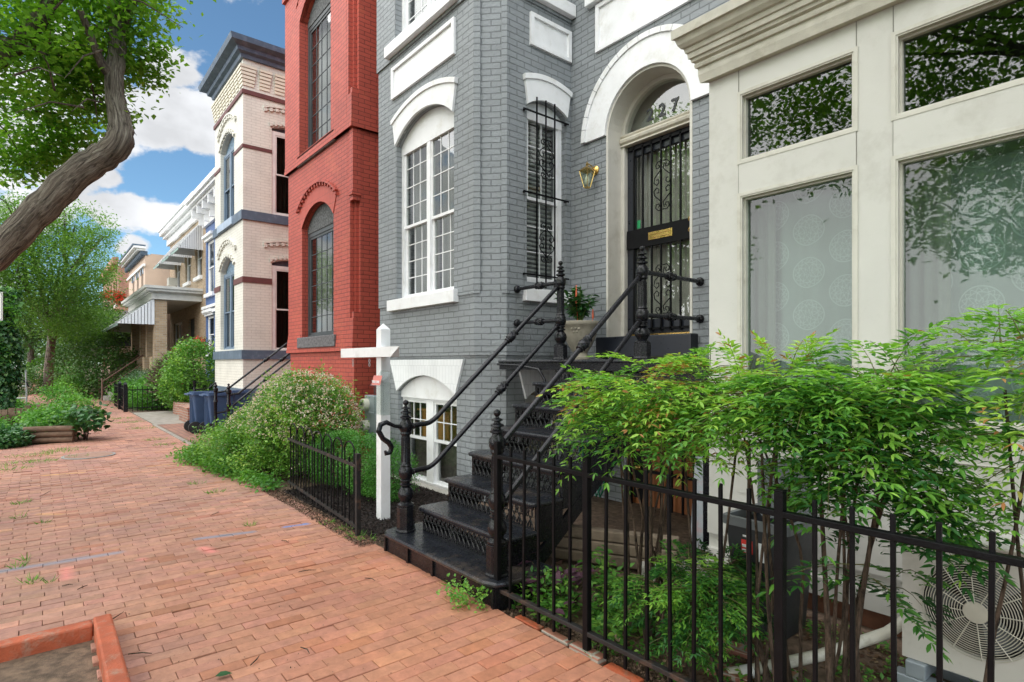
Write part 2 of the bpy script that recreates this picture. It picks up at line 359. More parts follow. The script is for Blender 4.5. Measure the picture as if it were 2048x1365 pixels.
def band(s0, s1, zs, rise, t0, t1, wid, orise, n=14):
    """white flared arch head between an inner and an outer arc"""
    inn = arcpts(s0, s1, zs, rise, n)[::-1]; out = arcpts(s0 - wid, s1 + wid, zs + t0, orise, n)
    return inn + out
def copy_tree(o, parent=None, loc=None):
    c = o.copy(); C.objects.link(c); c.parent = parent; ORIG[c.name] = Vector()
    if loc is not None: c.location = loc
    for ch in list(o.children): copy_tree(ch, c)
    return c

# leaf clouds -----------------------------------------------------------------
LEAF2 = (np.array([(0, 0, 0), (-.5, .45, .10), (0, 1, 0), (.5, .45, .10)], float), [(0, 2, 1), (0, 3, 2)])
LEAF6 = (np.array([(0, 0, 0), (-.42, .30, .07), (-.38, .62, .05), (0, 1, -.06), (.38, .62, .05), (.42, .30, .07), (0, .35, 0), (0, .68, 0)], float),
         [(0, 6, 1), (6, 7, 2, 1), (7, 3, 2), (0, 5, 6), (6, 5, 4, 7), (7, 4, 3)])
BLADE = (np.array([(-.5, 0, 0), (.5, 0, 0), (.35, .5, .06), (-.35, .5, .06), (0, 1, .22)], float), [(0, 1, 2, 3), (3, 2, 4)])
def unit(a): return a / np.maximum(np.linalg.norm(a, axis=1, keepdims=True), 1e-6)
def leaves(name, pos, axis, nrm, length, width, rnd, m, parent=None, tpl=LEAF2):
    pos = np.asarray(pos, float); K = len(pos); tv, tf = tpl; k = len(tv)
    ax = unit(np.asarray(axis, float)); sd = unit(np.cross(ax, nrm)); nn = np.cross(sd, ax)
    ln = np.broadcast_to(length, (K,)).reshape(K, 1, 1); wd = np.broadcast_to(width, (K,)).reshape(K, 1, 1)
    V = pos[:, None, :] + tv[None, :, 0:1] * wd * sd[:, None, :] + tv[None, :, 1:2] * ln * ax[:, None, :] + tv[None, :, 2:3] * ln * nn[:, None, :]
    o0 = ORIG.get(parent.name, Vector()) if parent else Vector()
    V = V.reshape(-1, 3) - np.array(o0)[None, :]
    loops = []; tot = []
    base = np.arange(K)[:, None] * k
    lv = np.concatenate([np.concatenate([base + i for i in f], axis=1) for f in tf], axis=1).ravel()
    sizes = np.tile([len(f) for f in tf], K); starts = np.concatenate([[0], np.cumsum(sizes)[:-1]])
    me = bpy.data.meshes.new(name)
    me.vertices.add(len(V)); me.vertices.foreach_set('co', V.astype(np.float32).ravel())
    me.loops.add(len(lv)); me.loops.foreach_set('vertex_index', lv.astype(np.int32))
    me.polygons.add(len(sizes)); me.polygons.foreach_set('loop_start', starts.astype(np.int32))
    me.update(calc_edges=True); me.validate()
    at = me.attributes.new('rnd', 'FLOAT', 'POINT'); at.data.foreach_set('value', np.repeat(np.clip(rnd, 0, 1), k).astype(np.float32))
    me.materials.append(m); me.shade_smooth()
    ob = bpy.data.objects.new(name, me); C.objects.link(ob)
    if parent: ob.parent = parent; ORIG[ob.name] = o0
    return ob
def rdir(n, up=0.):
    d = rng.normal(size=(n, 3)); d[:, 2] += up; return unit(d)
def blobpts(blobs, n, shell=.55, clump=0, cs=.2):
    """points spread through ellipsoids (cx,cy,cz,rx,ry,rz), denser near the surface, gathered in clumps"""
    blobs = np.array(blobs, float); wt = blobs[:, 3] * blobs[:, 4] * blobs[:, 5]; wt = wt ** .75; wt /= wt.sum()
    if clump:
        nc = max(1, n // clump); cen = blobpts(blobs, nc, shell); idx = rng.integers(0, nc, n)
        return cen[idx] + rng.normal(size=(n, 3)) * cs * np.array([1, 1, .55])
    b = blobs[rng.choice(len(blobs), n, p=wt)]; d = rdir(n)
    r = rng.random(n) ** (1 / 3); r = shell + (1 - shell) * r if shell else r
    return b[:, :3] + d * b[:, 3:] * r[:, None]
# ---------------------------------------------------------------- ground
gm = MB()
def sheet(x0, x1, y0, y1, z): return MB().box(x0, x1, y0, y1, z - .3, z)
struct(sheet(-600, 600, 2.19, 600, -.030).build('garden_ground', DIRT))
struct(sheet(-600, 600, -1.62, 2.19, -.045).build('sidewalk_bed', paint('sand_joint_dirt', (.10, .07, .05), .95, var=.3, scale=25, bumps=.6)))
struct(sheet(-600, 600, -600, -1.62, -.16).build('road', ASPH))
struct(MB().box(-600, 600, -1.62, -1.47, -.40, .004).build('kerb', CONC))
# the brick sidewalk: every paver modelled, slightly uneven
BOXES = [(-3.95, 3.0, -3.0, .30), (-13.2, -9.9, -3.0, -.62), (-27.5, -13.75, -3., .42), (-60, -30, -3, -.4)]      # tree boxes, no paving
def inbox(x, y): return any(a < x < b and c < y < d for a, b, c, d in BOXES)
def segd(px, py, a, b):
    ax, ay = a; bx, by = b; t = max(0, min(1, ((px - ax) * (bx - ax) + (py - ay) * (by - ay)) / ((bx - ax) ** 2 + (by - ay) ** 2 + 1e-9)))
    return math.hypot(px - ax - t * (bx - ax), py - ay - t * (by - ay))
def gp(u, v):                      # ground point seen at a photo position
    d = 1149 * EYE / (v - 727); r = (u - 1024) / 1149 * d
    return (FX * d + .6355 * r, FY * d + .7721 * r)
MARKS = [(gp(-40, 1150), gp(235, 1105), .07, (.20, .27, .36), .8), (gp(395, 1078), gp(505, 1065), .06, (.17, .25, .34), .9), (gp(572, 1054), gp(612, 1049), .05, (.07, .25, .60), 1.),
         (gp(132, 1138), gp(132, 1156), .07, (.75, .25, .22), .8), (gp(284, 1119), gp(284, 1119), .06, (.78, .28, .25), .7), (gp(405, 1096), gp(425, 1104), .07, (.78, .25, .22), .85),
         (gp(90, 951), gp(165, 946), .07, (.75, .42, .10), .7), (gp(300, 933), gp(350, 928), .07, (.70, .38, .12), .5), (gp(575, 1063), gp(620, 1059), .05, (.62, .33, .24), .7), (gp(80, 1029), gp(120, 1029), .06, (.70, .40, .12), .5),
         (gp(300, 950), gp(310, 951), .07, (.75, .32, .28), .5)]
V = []; F = []; COL = []
L_, Wd = .198, .0865
row = 0; x = -34.0
while x < 1.6:
    off = (row % 2) * L_ / 2 + random.uniform(-.012, .012); y = -1.47 + off - L_
    if -8 < x: wv = .0
    while y < 2.15:
        y0 = max(y, -1.465); y1 = min(y + L_, 2.16)
        cx, cy = x + Wd / 2, (y0 + y1) / 2
        if y1 - y0 > .05 and not inbox(cx, cy):
            g = .003 if cx > -9 else .004; z = random.gauss(0, .0018) + .004 * math.sin(cx * 1.3) * math.sin(cy * 1.9 + cx)
            if random.random() < .03: z += random.uniform(-.008, .006)
            tx, ty = random.gauss(0, .007), random.gauss(0, .005); bv = .0022
            h = lambda a, b: z + (a - cx) * tx + (b - cy) * ty
            o = [(x + g / 2, y0 + g / 2), (x + Wd - g / 2, y0 + g / 2), (x + Wd - g / 2, y1 - g / 2), (x + g / 2, y1 - g / 2)]
            i_ = [(x + g / 2 + bv, y0 + g / 2 + bv), (x + Wd - g / 2 - bv, y0 + g / 2 + bv), (x + Wd - g / 2 - bv, y1 - g / 2 - bv), (x + g / 2 + bv, y1 - g / 2 - bv)]
            k = len(V)
            V += [(a, b, -.045) for a, b in o] + [(a, b, h(a, b) - .0025) for a, b in o] + [(a, b, h(a, b)) for a, b in i_]
            F += [(k + 4 + j, k + 4 + (j + 1) % 4, k + 8 + (j + 1) % 4, k + 8 + j) for j in range(4)] + [(k + 8, k + 9, k + 10, k + 11)]
            if cx > -12: F += [(k + j, k + (j + 1) % 4, k + 4 + (j + 1) % 4, k + 4 + j) for j in range(4)]
            t = random.random(); b0 = (.41, .222, .162)
            if t < .10: b0 = (.49, .255, .175)
            elif t < .20: b0 = (.37, .17, .112)
            elif t < .25: b0 = (.44, .22, .165)
            orange = max(0, min(1, (cx + 6.5) / 2.5)) * max(0, min(1, (cy - .1) / 1.2))       # newer, more orange pavers near the steps
            b0 = tuple(p * (1 - .55 * orange) + q * .55 * orange for p, q in zip(b0, (.50, .19, .095)))
            f = random.gauss(1, .055); c = [b0[0] * f, b0[1] * f * random.uniform(.96, 1.04), b0[2] * f * random.uniform(.94, 1.06)]
            COL += [(*c, 1)] * 12
        y += L_
    x += Wd; row += 1
me = bpy.data.meshes.new('sidewalk'); me.from_pydata(V, [], F)
ca = me.color_attributes.new('Col', 'FLOAT_COLOR', 'POINT'); ca.data.foreach_set('color', np.array(COL, np.float32).ravel())
PV = colattr('paver_brick', .82)
def chalk(m):      # faded utility paint: soft strokes and spots sprayed over the bricks
    n, l = m.node_tree.nodes, m.node_tree.links; b = n['Principled BSDF']; cur_ = b.inputs['Base Color'].links[0].from_socket
    co = objco(n); sx = n.new('ShaderNodeSeparateXYZ'); l.new(co, sx.inputs[0]); nz_ = addnoise(n, l, co, 45, 5, .7)
    def mt(op, a, b2=0., cl=False):
        q = n.new('ShaderNodeMath'); q.operation = op; q.use_clamp = cl
        for i, v in enumerate((a, b2)):
            if isinstance(v, (int, float)): q.inputs[i].default_value = v
            else: l.new(v, q.inputs[i])
        return q.outputs[0]
    for (p, q, w_, pc, am) in MARKS:
        dx, dy = q[0] - p[0], q[1] - p[1]; L2 = dx * dx + dy * dy + 1e-6
        ax = mt('SUBTRACT', sx.outputs[0], p[0]); ay = mt('SUBTRACT', sx.outputs[1], p[1])
        t = mt('DIVIDE', mt('ADD', mt('MULTIPLY', ax, dx), mt('MULTIPLY', ay, dy)), L2, True)
        ex = mt('SUBTRACT', ax, mt('MULTIPLY', t, dx)); ey = mt('SUBTRACT', ay, mt('MULTIPLY', t, dy))
        dist = mt('SQRT', mt('ADD', mt('MULTIPLY', ex, ex), mt('MULTIPLY', ey, ey)))
        f = mt('MULTIPLY', mt('SUBTRACT', 1.25, mt('ADD', mt('DIVIDE', dist, w_), mt('MULTIPLY', nz_, .55))), am * .85, True)
        cur_ = mixc(n, l, f, cur_, pc)
    l.new(cur_, b.inputs['Base Color']); return m
me.materials.append(chalk(PV)); ob = bpy.data.objects.new('sidewalk', me); C.objects.link(ob); struct(ob)
FARB = brickmat('far_sidewalk_brick', (.46, .20, .135), (.16, .10, .07), (.36, .15, .10), bw=.208, rh=.102, ms=.006)
struct(MB().box(-300, -34.02, -.38, 2.1, -.06, .0).build('sidewalk_far_stretch', FARB))
# concrete pad and brick patch in front of the neighbours
struct(MB().box(-20.6, -16.2, 2.17, 3.5, -.2, .012).build('concrete_path', CONCD))
struct(MB().box(-16.2, -12.2, 2.22, 3.4, -.2, .008).build('brick_apron', brickmat('apron_brick', (.33, .16, .11), (.14, .10, .07), (.24, .11, .08), bw=.208, rh=.102, ms=.009)))
struct(MB().box(-16.4, -11.7, 2.12, 2.20, -.2, .014).build('stone_edging', CONCD))
# loose mulch in the fenced bed and soil in the tree boxes
struct(sheet(-7.0, -4.70, 2.19, 3.66, -.012).build('mulch_bed', MULCH))
for a, b, c, d in BOXES: struct(sheet(a + .02, b, -1.47, d - .03, -.02).build('tree_box_soil', DIRT))

# ---------------------------------------------------------------- windows
def curtainmat(name, col, trans=.35, med=False):
    m, n, l, b = newmat(name); uv = n.new('ShaderNodeTexCoord').outputs['UV']
    c = (*col, 1); b.inputs['Roughness'].default_value = .9
    weave = addnoise(n, l, objco(n), 30, 4)
    cc = ramp(n, l, weave, ((.3, tuple(q * .93 for q in col)), (.7, col)))
    if med:      # embroidered medallions on a loose grid
        sep = n.new('ShaderNodeSeparateXYZ'); l.new(uv, sep.inputs[0])
        def mt(op, a, b2=0., c2=None):
            q = n.new('ShaderNodeMath'); q.operation = op
            for i, v in enumerate((a, b2) if c2 is None else (a, b2, c2)):
                if isinstance(v, (int, float)): q.inputs[i].default_value = v
                else: l.new(v, q.inputs[i])
            return q.outputs[0]
        px, pz = .225, .28
        col_i = mt('FLOOR', mt('DIVIDE', sep.outputs[0], px))
        zz = mt('ADD', sep.outputs[1], mt('MULTIPLY', mt('PINGPONG', col_i, 1.), pz / 2))
        fx = mt('SUBTRACT', mt('FLOORED_MODULO', sep.outputs[0], px), px / 2)
        fz = mt('SUBTRACT', mt('FLOORED_MODULO', zz, pz), pz / 2)
        r = mt('SQRT', mt('ADD', mt('MULTIPLY', fx, fx), mt('MULTIPLY', fz, fz)))
        an = mt('ARCTAN2', fz, fx)
        ring1 = mt('LESS_THAN', mt('ABSOLUTE', mt('SUBTRACT', r, .098)), .0036)
        ring2 = mt('LESS_THAN', mt('ABSOLUTE', mt('SUBTRACT', r, .066)), .0028)
        pet = mt('LESS_THAN', mt('ABSOLUTE', mt('SUBTRACT', r, mt('ADD', .045, mt('MULTIPLY', mt('SINE', mt('MULTIPLY', an, 8)), .014)))), .0040)
        pet2 = mt('LESS_THAN', mt('ABSOLUTE', mt('SUBTRACT', r, mt('ADD', .080, mt('MULTIPLY', mt('SINE', mt('MULTIPLY', an, 16)), .008)))), .0032)
        inn = mt('LESS_THAN', mt('ABSOLUTE', mt('SUBTRACT', r, mt('ADD', .022, mt('MULTIPLY', mt('SINE', mt('MULTIPLY', an, 6)), .009)))), .0042)
        s = mt('MAXIMUM', mt('MAXIMUM', ring1, ring2), mt('MAXIMUM', mt('MAXIMUM', pet, pet2), inn))
        disc = mt('MULTIPLY', mt('LESS_THAN', r, .098), .07)
        cc = mixc(n, l, mt('MAXIMUM', mt('MULTIPLY', s, .85), disc), cc, (.78, .84, .82))
    l.new(cc, b.inputs['Base Color'])
    t = n.new('ShaderNodeBsdfTranslucent'); l.new(cc, t.inputs[0])
    mx = n.new('ShaderNodeMixShader'); mx.inputs[0].default_value = trans
    l.new(b.outputs[0], mx.inputs[1]); l.new(t.outputs[0], mx.inputs[2]); l.new(mx.outputs[0], n['Material Output'].inputs[0]); return m
CUR = curtainmat('white_curtain', (.50, .49, .45)); CURD = curtainmat('olive_curtain', (.10, .095, .06)); CURM = curtainmat('medallion_lace_curtain', (.56, .61, .585), .3, True)
def curtain(W, s0, s1, z0, z1, d, amp=.03, per=.11, name='curtain', m=None, parent=None, hang=0):
    n = max(6, int((s1 - s0) / .012)); vs = []; fs = []; uvs = []
    rows = 5
    for j in range(rows + 1):
        for i in range(n + 1):
            s = s0 + (s1 - s0) * i / n; z = z0 + (z1 - z0) * j / rows
            wv = amp * (math.sin(s * 2 * math.pi / per + .6 * math.sin(s * 7)) + .5 * math.sin(s * 2 * math.pi / (per * 2.7) + 1.3 + .4 * j / rows))
            vs.append(fp(W, s, d + wv, z)); uvs.append((s, z))
    for j in range(rows):
        for i in range(n): k = j * (n + 1) + i; fs.append((k, k + 1, k + n + 2, k + n + 1))
    mb = MB().add(vs, fs); ob = mb.build(name, m or CUR, parent, smooth=80, uv=False)
    ul = ob.data.uv_layers.new(name='UVMap')
    for lp in ob.data.loops: ul.data[lp.index].uv = uvs[lp.vertex_index]
    return ob
def bars_grid(mb, W, s0, s1, z0, z1, d, nx, nz, t=.011, dep=.016):
    for i in range(1, nx): s = s0 + (s1 - s0) * i / nx; mb.fbox(W, s - t / 2, s + t / 2, d - dep / 2, d + dep / 2, z0, z1)
    for j in range(1, nz): z = z0 + (z1 - z0) * j / nz; mb.fbox(W, s0, s1, d - dep / 2 + .001, d + dep / 2 - .001, z - t / 2, z + t / 2)
def window(house, W, s0, s1, z0, z1, units=1, gu=(1, 1), gl=(1, 1), d=-.10, fw=.06, sw=.035, fm=None, gm=None, cur='panels', cm=None, split=.5, mull=.07, name='window', blind=False):
    """double-hung sashes side by side; the sashes, muntins and casing are the window's own mesh"""
    fm = fm or W_PAINT; gm = gm or GLS; mb = MB(); g = MB()
    mb.fbox(W, s0, s0 + fw, d - .05, d + .02, z0, z1); mb.fbox(W, s1 - fw, s1, d - .05, d + .02, z0, z1)
    mb.fbox(W, s0 + fw, s1 - fw, d - .05, d + .018, z1 - fw, z1); mb.fbox(W, s0 + fw, s1 - fw, d - .05, d + .03, z0, z0 + fw * .6)
    a0, a1 = s0 + fw, s1 - fw; uw = (a1 - a0 - mull * (units - 1)) / units; zb, zt = z0 + fw * .6, z1 - fw; zm = zb + (zt - zb) * split
    for k in range(units):
        b0 = a0 + k * (uw + mull); b1 = b0 + uw
        if k: mb.fbox(W, b0 - mull, b0, d - .05, d + .022, zb, zt)
        for (q0, q1, dd, gr) in ((zb, zm + sw / 2, d - .035, gl), (zm - sw / 2, zt, d - .008, gu)):
            if split <= 0 and q0 == zb: continue
            if split <= 0: q0 = zb
            mb.fbox(W, b0, b0 + sw, dd - .015, dd + .015, q0, q1); mb.fbox(W, b1 - sw, b1, dd - .015, dd + .015, q0, q1)
            mb.fbox(W, b0 + sw, b1 - sw, dd - .014, dd + .014, q0, q0 + sw); mb.fbox(W, b0 + sw, b1 - sw, dd - .014, dd + .014, q1 - sw, q1)
            bars_grid(mb, W, b0 + sw, b1 - sw, q0 + sw, q1 - sw, dd, gr[0], gr[1])
            g.fbox(W, b0 + sw * .7, b1 - sw * .7, dd - .003, dd + .001, q0 + sw * .7, q1 - sw * .7)
    wob = mb.build(name, fm, house); g.build('pane', gm, wob, uv=False)
    if cur == 'panels':
        curtain(W, a0, a0 + (a1 - a0) * .44, zb, zt, d - .16, parent=wob, m=cm); curtain(W, a1 - (a1 - a0) * .44, a1, zb, zt, d - .16, parent=wob, m=cm)
    elif cur == 'full': curtain(W, a0, a1, zb, zt, d - .16, parent=wob, m=cm)
    if blind:
        sl = MB()
        z = zb + .02
        while z < zt - .02: sl.fbox(W, a0, a1, d - .14, d - .10, z, z + .022); z += .052
        sl.build('blind', paint('blind_white', (.5, .5, .47), .6, bumps=0), wob)
    return wob
def prof_band(house, name, W, s0, s1, prof, m, e0=0., e1=0., capends=True):
    """horizontal moulding: profile [(projection, z)] swept along the facade, ends overhanging by e0/e1 x projection"""
    n = len(prof); vs = [fp(W, s0 - e0 * p, p, z) for p, z in prof] + [fp(W, s1 + e1 * p, p, z) for p, z in prof]
    fs = [(i, (i + 1) % n, n + (i + 1) % n, n + i) for i in range(n)]
    t = tessellate_polygon([[Vector((p, z, 0)) for p, z in prof]])
    fs += [tuple(q) for q in t] + [tuple(i + n for i in q) for q in t]
    return MB().add(vs, fs).build(name, m, house)

# ================================================================= gray house
gh = thing('gray_brick_rowhouse', (-5, 5, 0), 'gray painted brick rowhouse with white arched doorway and bay window, between two neighbours', 'house')
def plan(o): return (-8.84 - o * math.sqrt(2) + 3.69 + o, 3.69 + o), (-4.888 - o, -4.888 - o + 8.84 + o * math.sqrt(2))
TOP = 9.2
def Wc(o):
    p1, p2 = plan(o); q = 1 / math.sqrt(2); return ((p1[0], p1[1]), (q, q), (q, -q)), math.hypot(p2[0] - p1[0], p2[1] - p1[1])
MAINY = 4.95
win_f = (-6.912, -5.534); win_s = (4.24, 4.86)
for (za, zb, o) in ((-.3, 1.59, .035), (1.59, 2.27, .015), (2.27, 5.58, 0.), (5.58, TOP, -.02)):
    p1, p2 = plan(o); mb = MB(); hf = []; hs = []
    if za < 0:
        hf = [arch(-6.93, -5.53, -.05, 1.13, .22)]
        hs = [arch(4.24, 4.84, .25, 1.10, .12)]
    elif abs(za - 2.27) < .01:
        hf = [arch(*win_f, 2.33, 4.40, .26)]; hs = [arch(*win_s, 2.42, 4.40, .12)]
    elif za > 5:
        hf = [arch(*win_f, 5.76, 7.9, .22)]; hs = [arch(*win_s, 5.76, 7.9, .1)]
    mb.panel(front(3.69 + o), rect(-7.44 + o, p1[0], za, zb), hf, 0, -.22)
    wc, ln = Wc(o)
    if za > 2:      # corner pier with a shallow sunk panel
        mb.panel(wc, rect(0, .075, za, zb), (), 0, -.2); mb.panel(wc, rect(ln - .06, ln, za, zb), (), 0, -.2); mb.panel(wc, rect(.075, ln - .06, za, zb), (), -.022, -.2)
    else: mb.panel(wc, rect(0, ln, za, zb), (), 0, -.2)
    mb.panel(sideR(-4.888 - o), rect(p2[1], MAINY + .1, za, zb), hs, 0, -.2)
    mb.panel(((-7.44 + o, 0), (0, -1), (-1, 0)), rect(-MAINY - .1, -3.69 - o - .2, za, zb), (), 0, -.2)
    mb.build('bay_wall', GRAY, gh)
# main wall with the arched doorway, and the basement door under the steps
DX0, DX1, DCX = -4.333, -3.226, -3.78
mb = MB()
door_hole = [(DX0, 1.70), (DX1, 1.70)] + [(DCX + .5535 * math.cos(t), 4.07 + .5535 * math.sin(t)) for t in (math.pi * i / 24 for i in range(25))]
up_hole = arch(-4.35, -3.2, 5.78, 7.9, .25)
mb.panel(front(MAINY), rect(-8.1, 8.5, -.6, TOP), [door_hole, up_hole, rect(-4.05, -2.95, -.5, 1.18)], 0, -.35)
mb.build('main_wall', GRAY, gh)
MB().box(-8.1, 8.5, 6.2, 6.3, -.5, TOP).box(-8.1, 8.5, 5.31, 6.2, 1.30, 1.34).box(-7.6, -4.95, 4.4, 4.95, 1.70, 1.74).box(-7.6, -4.95, 5.0, 6.2, 5.5, 5.56).box(-8.2, 8.5, 3.9, 12, TOP, TOP + .1).build('interior', DARKIN, gh)
# arch over the door: white plaster band with a raised brick edge
def annulus(cx, cz, r0, r1, z_end, n=32, a0=0., a1=math.pi):
    return [(cx + r1 * math.cos(a0 + (a1 - a0) * i / n), cz + r1 * math.sin(a0 + (a1 - a0) * i / n)) for i in range(n + 1)] + \
           [(cx + r0 * math.cos(a1 + (a0 - a1) * i / n), cz + r0 * math.sin(a1 + (a0 - a1) * i / n)) for i in range(n + 1)]
MB().panel(front(MAINY), annulus(DCX, 4.07, .5536, .845, 4.07), (), .035, -.03).build('door_arch', W_PAINT, gh)
mb = MB()
for i in range(19):
    a0 = math.pi * i / 19 + .004; a1 = math.pi * (i + 1) / 19 - .004
    mb.panel(front(MAINY), annulus(DCX, 4.07, .845, .905, 0, 3, a0, a1), (), .052, -.03)
mb.build('arch_rim', W_PAINT, gh)
# reveal lining and jamb
lin = MB()
pts = [(DX0, 1.72)] + [(DCX + .5535 * math.cos(t), 4.07 + .5535 * math.sin(t)) for t in (math.pi - math.pi * i / 24 for i in range(25))] + [(DX1, 1.72)]
pin = [(DX0 + .028, 1.72)] + [(DCX + .5255 * math.cos(t), 4.07 + .5255 * math.sin(t)) for t in (math.pi - math.pi * i / 24 for i in range(25))] + [(DX1 - .028, 1.72)]
lin.panel(front(MAINY), pts + pin[::-1], (), .006, -.33)
pin2 = [(DX0 + .075, 1.72)] + [(DCX + .478 * math.cos(t), 4.07 + .478 * math.sin(t)) for t in (math.pi - math.pi * i / 24 for i in range(25))] + [(DX1 - .075, 1.72)]
lin.panel(front(MAINY), pin + pin2[::-1], (), -.22, -.32)
lin.build('door_lining', paint('ivory_reveal_paint', (.62, .60, .54), .5, var=.05, dirt=(.45, .42, .36), dscale=4), gh)
prof_band(gh, 'transom_bar', front(MAINY), DX0 + .03, DX1 - .03, [(-.33, 3.975), (-.20, 3.975), (-.20, 3.99), (-.215, 4.0), (-.185, 4.015), (-.178, 4.04), (-.19, 4.06), (-.21, 4.07), (-.20, 4.085), (-.20, 4.10), (-.33, 4.10)], paint('transom_paint', (.60, .57, .48), .5, var=.08, dirt=(.42, .36, .22), dscale=7))
fan = MB().panel(front(MAINY), [(DCX + .478 * math.cos(t), 4.10 + .450 * math.sin(t)) for t in (math.pi * i / 24 for i in range(25))], (), -.262, -.268).build('fanlight', GLS, gh, uv=False)
def textmesh(body, size, W, s, d, z, ext=.002, bold=True, align='CENTER'):
    cu = bpy.data.curves.new('t', 'FONT'); cu.body = body; cu.size = size; cu.extrude = ext; cu.align_x = align
    if bold: cu.offset = size * .022
    to = bpy.data.objects.new('t', cu); C.objects.link(to); dg = bpy.context.evaluated_depsgraph_get(); dg.update()
    me = to.evaluated_get(dg).to_mesh(); vs = [fp(W, s + v.co.x, d + v.co.z, z + v.co.y) for v in me.vertices]; fs = [tuple(p.vertices) for p in me.polygons]
    bpy.data.objects.remove(to); bpy.data.curves.remove(cu); return vs, fs
for ch, s in (('2', -3.93), ('2', -3.77), ('7', -3.61)):
    MB().add(*textmesh(ch, .19, front(MAINY), s, -.255, 4.18)).build('house_number', BLACKD, gh, uv=False)
# the front door: iron security door with bars, scroll work, mail slot and two knobs
dr = MB(); W = front(MAINY); a0, a1, zb, zt = DX0 + .075, DX1 - .075, 1.83, 3.975
for (s0, s1, z0, z1) in ((a0, a0 + .10, zb, zt), (a1 - .10, a1, zb, zt), (a0 + .10, a1 - .10, zt - .13, zt), (a0 + .10, a1 - .10, zb, zb + .16), (a0 + .10, a1 - .10, 2.80, 3.00)):
    dr.fbox(W, s0, s1, -.32, -.275, z0, z1)
dro = dr.build('front_door', BLACKD, gh, bev=.004)
MB().fbox(W, a0 + .09, a1 - .09, -.305, -.300, zb + .15, zt - .12).build('pane', GLS, dro, uv=False)
b = MB()
for i in range(7):
    s = a0 + .05 + (a1 - a0 - .10) * (i + .5) / 7; b.fbox(W, s - .009, s + .009, -.262, -.244, zb + .02, 2.80); b.fbox(W, s - .009, s + .009, -.262, -.244, 3.0, zt - .02)
b.fbox(W, a0 + .02, a1 - .02, -.276, -.240, 2.795, 3.005)
for z in (zb + .05, zt - .05): b.fbox(W, a0 + .03, a1 - .03, -.262, -.244, z - .012, z + .012)
def scroll(mb, W, s, z, r, turns=1.15, sx=1, sz=1, d=-.243, t=.007, a_0=0.):
    pts = []
    for i in range(13):
        k = i / 12; a = a_0 + turns * 2 * math.pi * k; rr = r * (1 - .72 * k)
        pts.append(fp(W, s + sx * (r - rr * math.cos(a)), d, z + sz * (rr * math.sin(a))))
    mb.tube(pts, t, 5)
def ornament(mb, W, s, z, h, wd, d=-.235, t=.006):
    for sx in (-1, 1):
        for sz in (-1, 1):
            pts = [fp(W, s + sx * wd * q, d, z + sz * h * p) for q, p in ((.05, 1.), (.55, 1.02), (.85, .90), (.8, .76), (.45, .74), (.35, .84), (.55, .88))]; mb.tube(pts, t, 5)
            pts = [fp(W, s + sx * wd * q, d, z + sz * h * p) for q, p in ((.25, .92), (.10, .7), (.5, .55), (1.0, .38), (1.1, .18), (.75, .05), (.45, .14), (.5, .28), (.75, .26))]; mb.tube(pts, t, 5)
ornament(b, W, DCX + .03, 3.42, .26, .10); ornament(b, W, DCX + .03, 2.30, .26, .10)
b.build('security_bars', FIRON, dro)
ms = MB(); ms.fbox(W, DCX - .155, DCX + .155, -.242, -.232, 2.855, 2.94); ms.fbox(W, DCX - .13, DCX + .13, -.233, -.226, 2.872, 2.885); ms.fbox(W, DCX - .13, DCX + .13, -.233, -.226, 2.91, 2.923); ms.build('mail_slot', BRASS, dro, bev=.003)
for z in (2.98, 2.87):
    MB().lathe(fp(W, a1 - .07, -.240, z), [(.03, 0), (.03, .008), (.012, .01), (.012, .03), (.026, .04), (.03, .055), (.018, .068), (.001, .07)], 14, (0, -1, 0)).build('knob', BRASS, dro, smooth=50)
MB().fbox(W, a0 + .12, a0 + .165, -.2995, -.298, 3.03, 3.12).build('sticker', paint('green_sticker', (.02, .35, .12), .5, bumps=0), dro)
mb = MB().fbox(W, a0, a1, -.33, -.24, 1.80, 1.825); mb.build('threshold', BRASS, gh)
MB().fbox(W, DX0 - .06, DX1 + .06, -.33, .12, 1.562, 1.79).build('door_step', BLACKD, gh, bev=.012)
MB().box(DX0 + .01, DX1 - .01, 5.36, 5.40, 1.8, 4.7).build('hall_screen', paint('hall_beige', (.50, .47, .41), .8, bumps=0), gh)
# white flared window heads, panels and sills
def head(house, W, s0, s1, zs, rise, t=.34, flare=.07, d=.03, infill=True, m=None, z0=None, crown=.16, zo=None):
    inn = arcpts(s0, s1, zs, rise)[::-1]; out = arcpts(s0 - flare, s1 + flare, zs + t, crown)
    MB().panel(W, inn + out, (), d, -.03).build('window_head', m or W_PAINT, house)
    o2 = arcpts(s0 - flare - .004, s1 + flare + .004, zs + t - .045, crown)[::-1]; o3 = arcpts(s0 - flare - .015, s1 + flare + .015, zs + t + .012, crown)
    MB().panel(W, o2 + o3, (), d + .018, -.02).build('head_rim', m or W_PAINT, house)
    if infill: MB().panel(W, arch(s0 + .001, s1 - .001, z0 or zs - .12, zs, rise - .002), (), -.075, -.13).build('tympanum', m or W_PAINT, house)
def sunkpanel(house, W, s0, s1, z0, z1):
    MB().panel(W, rect(s0, s1, z0, z1), [rect(s0 + .05, s1 - .05, z0 + .045, z1 - .045)], .03, -.02).build('panel_frame', W_PAINT, house)
    MB().fbox(W, s0 + .049, s1 - .049, -.02, .004, z0 + .044, z1 - .044).build('panel', W_PAINT, house)
Wf, Ws = front(3.69), sideR(-4.888)
head(gh, Wf, *win_f, 4.40, .26); head(gh, Ws, *win_s, 4.42, .10, t=.30, flare=.05, crown=.07)
sunkpanel(gh, Wf, -7.02, -5.50, 5.05, 5.47); sunkpanel(gh, Ws, 4.28, 4.93, 5.10, 5.47)
sunkpanel(gh, front(MAINY), -4.48, -3.05, 5.06, 5.60)
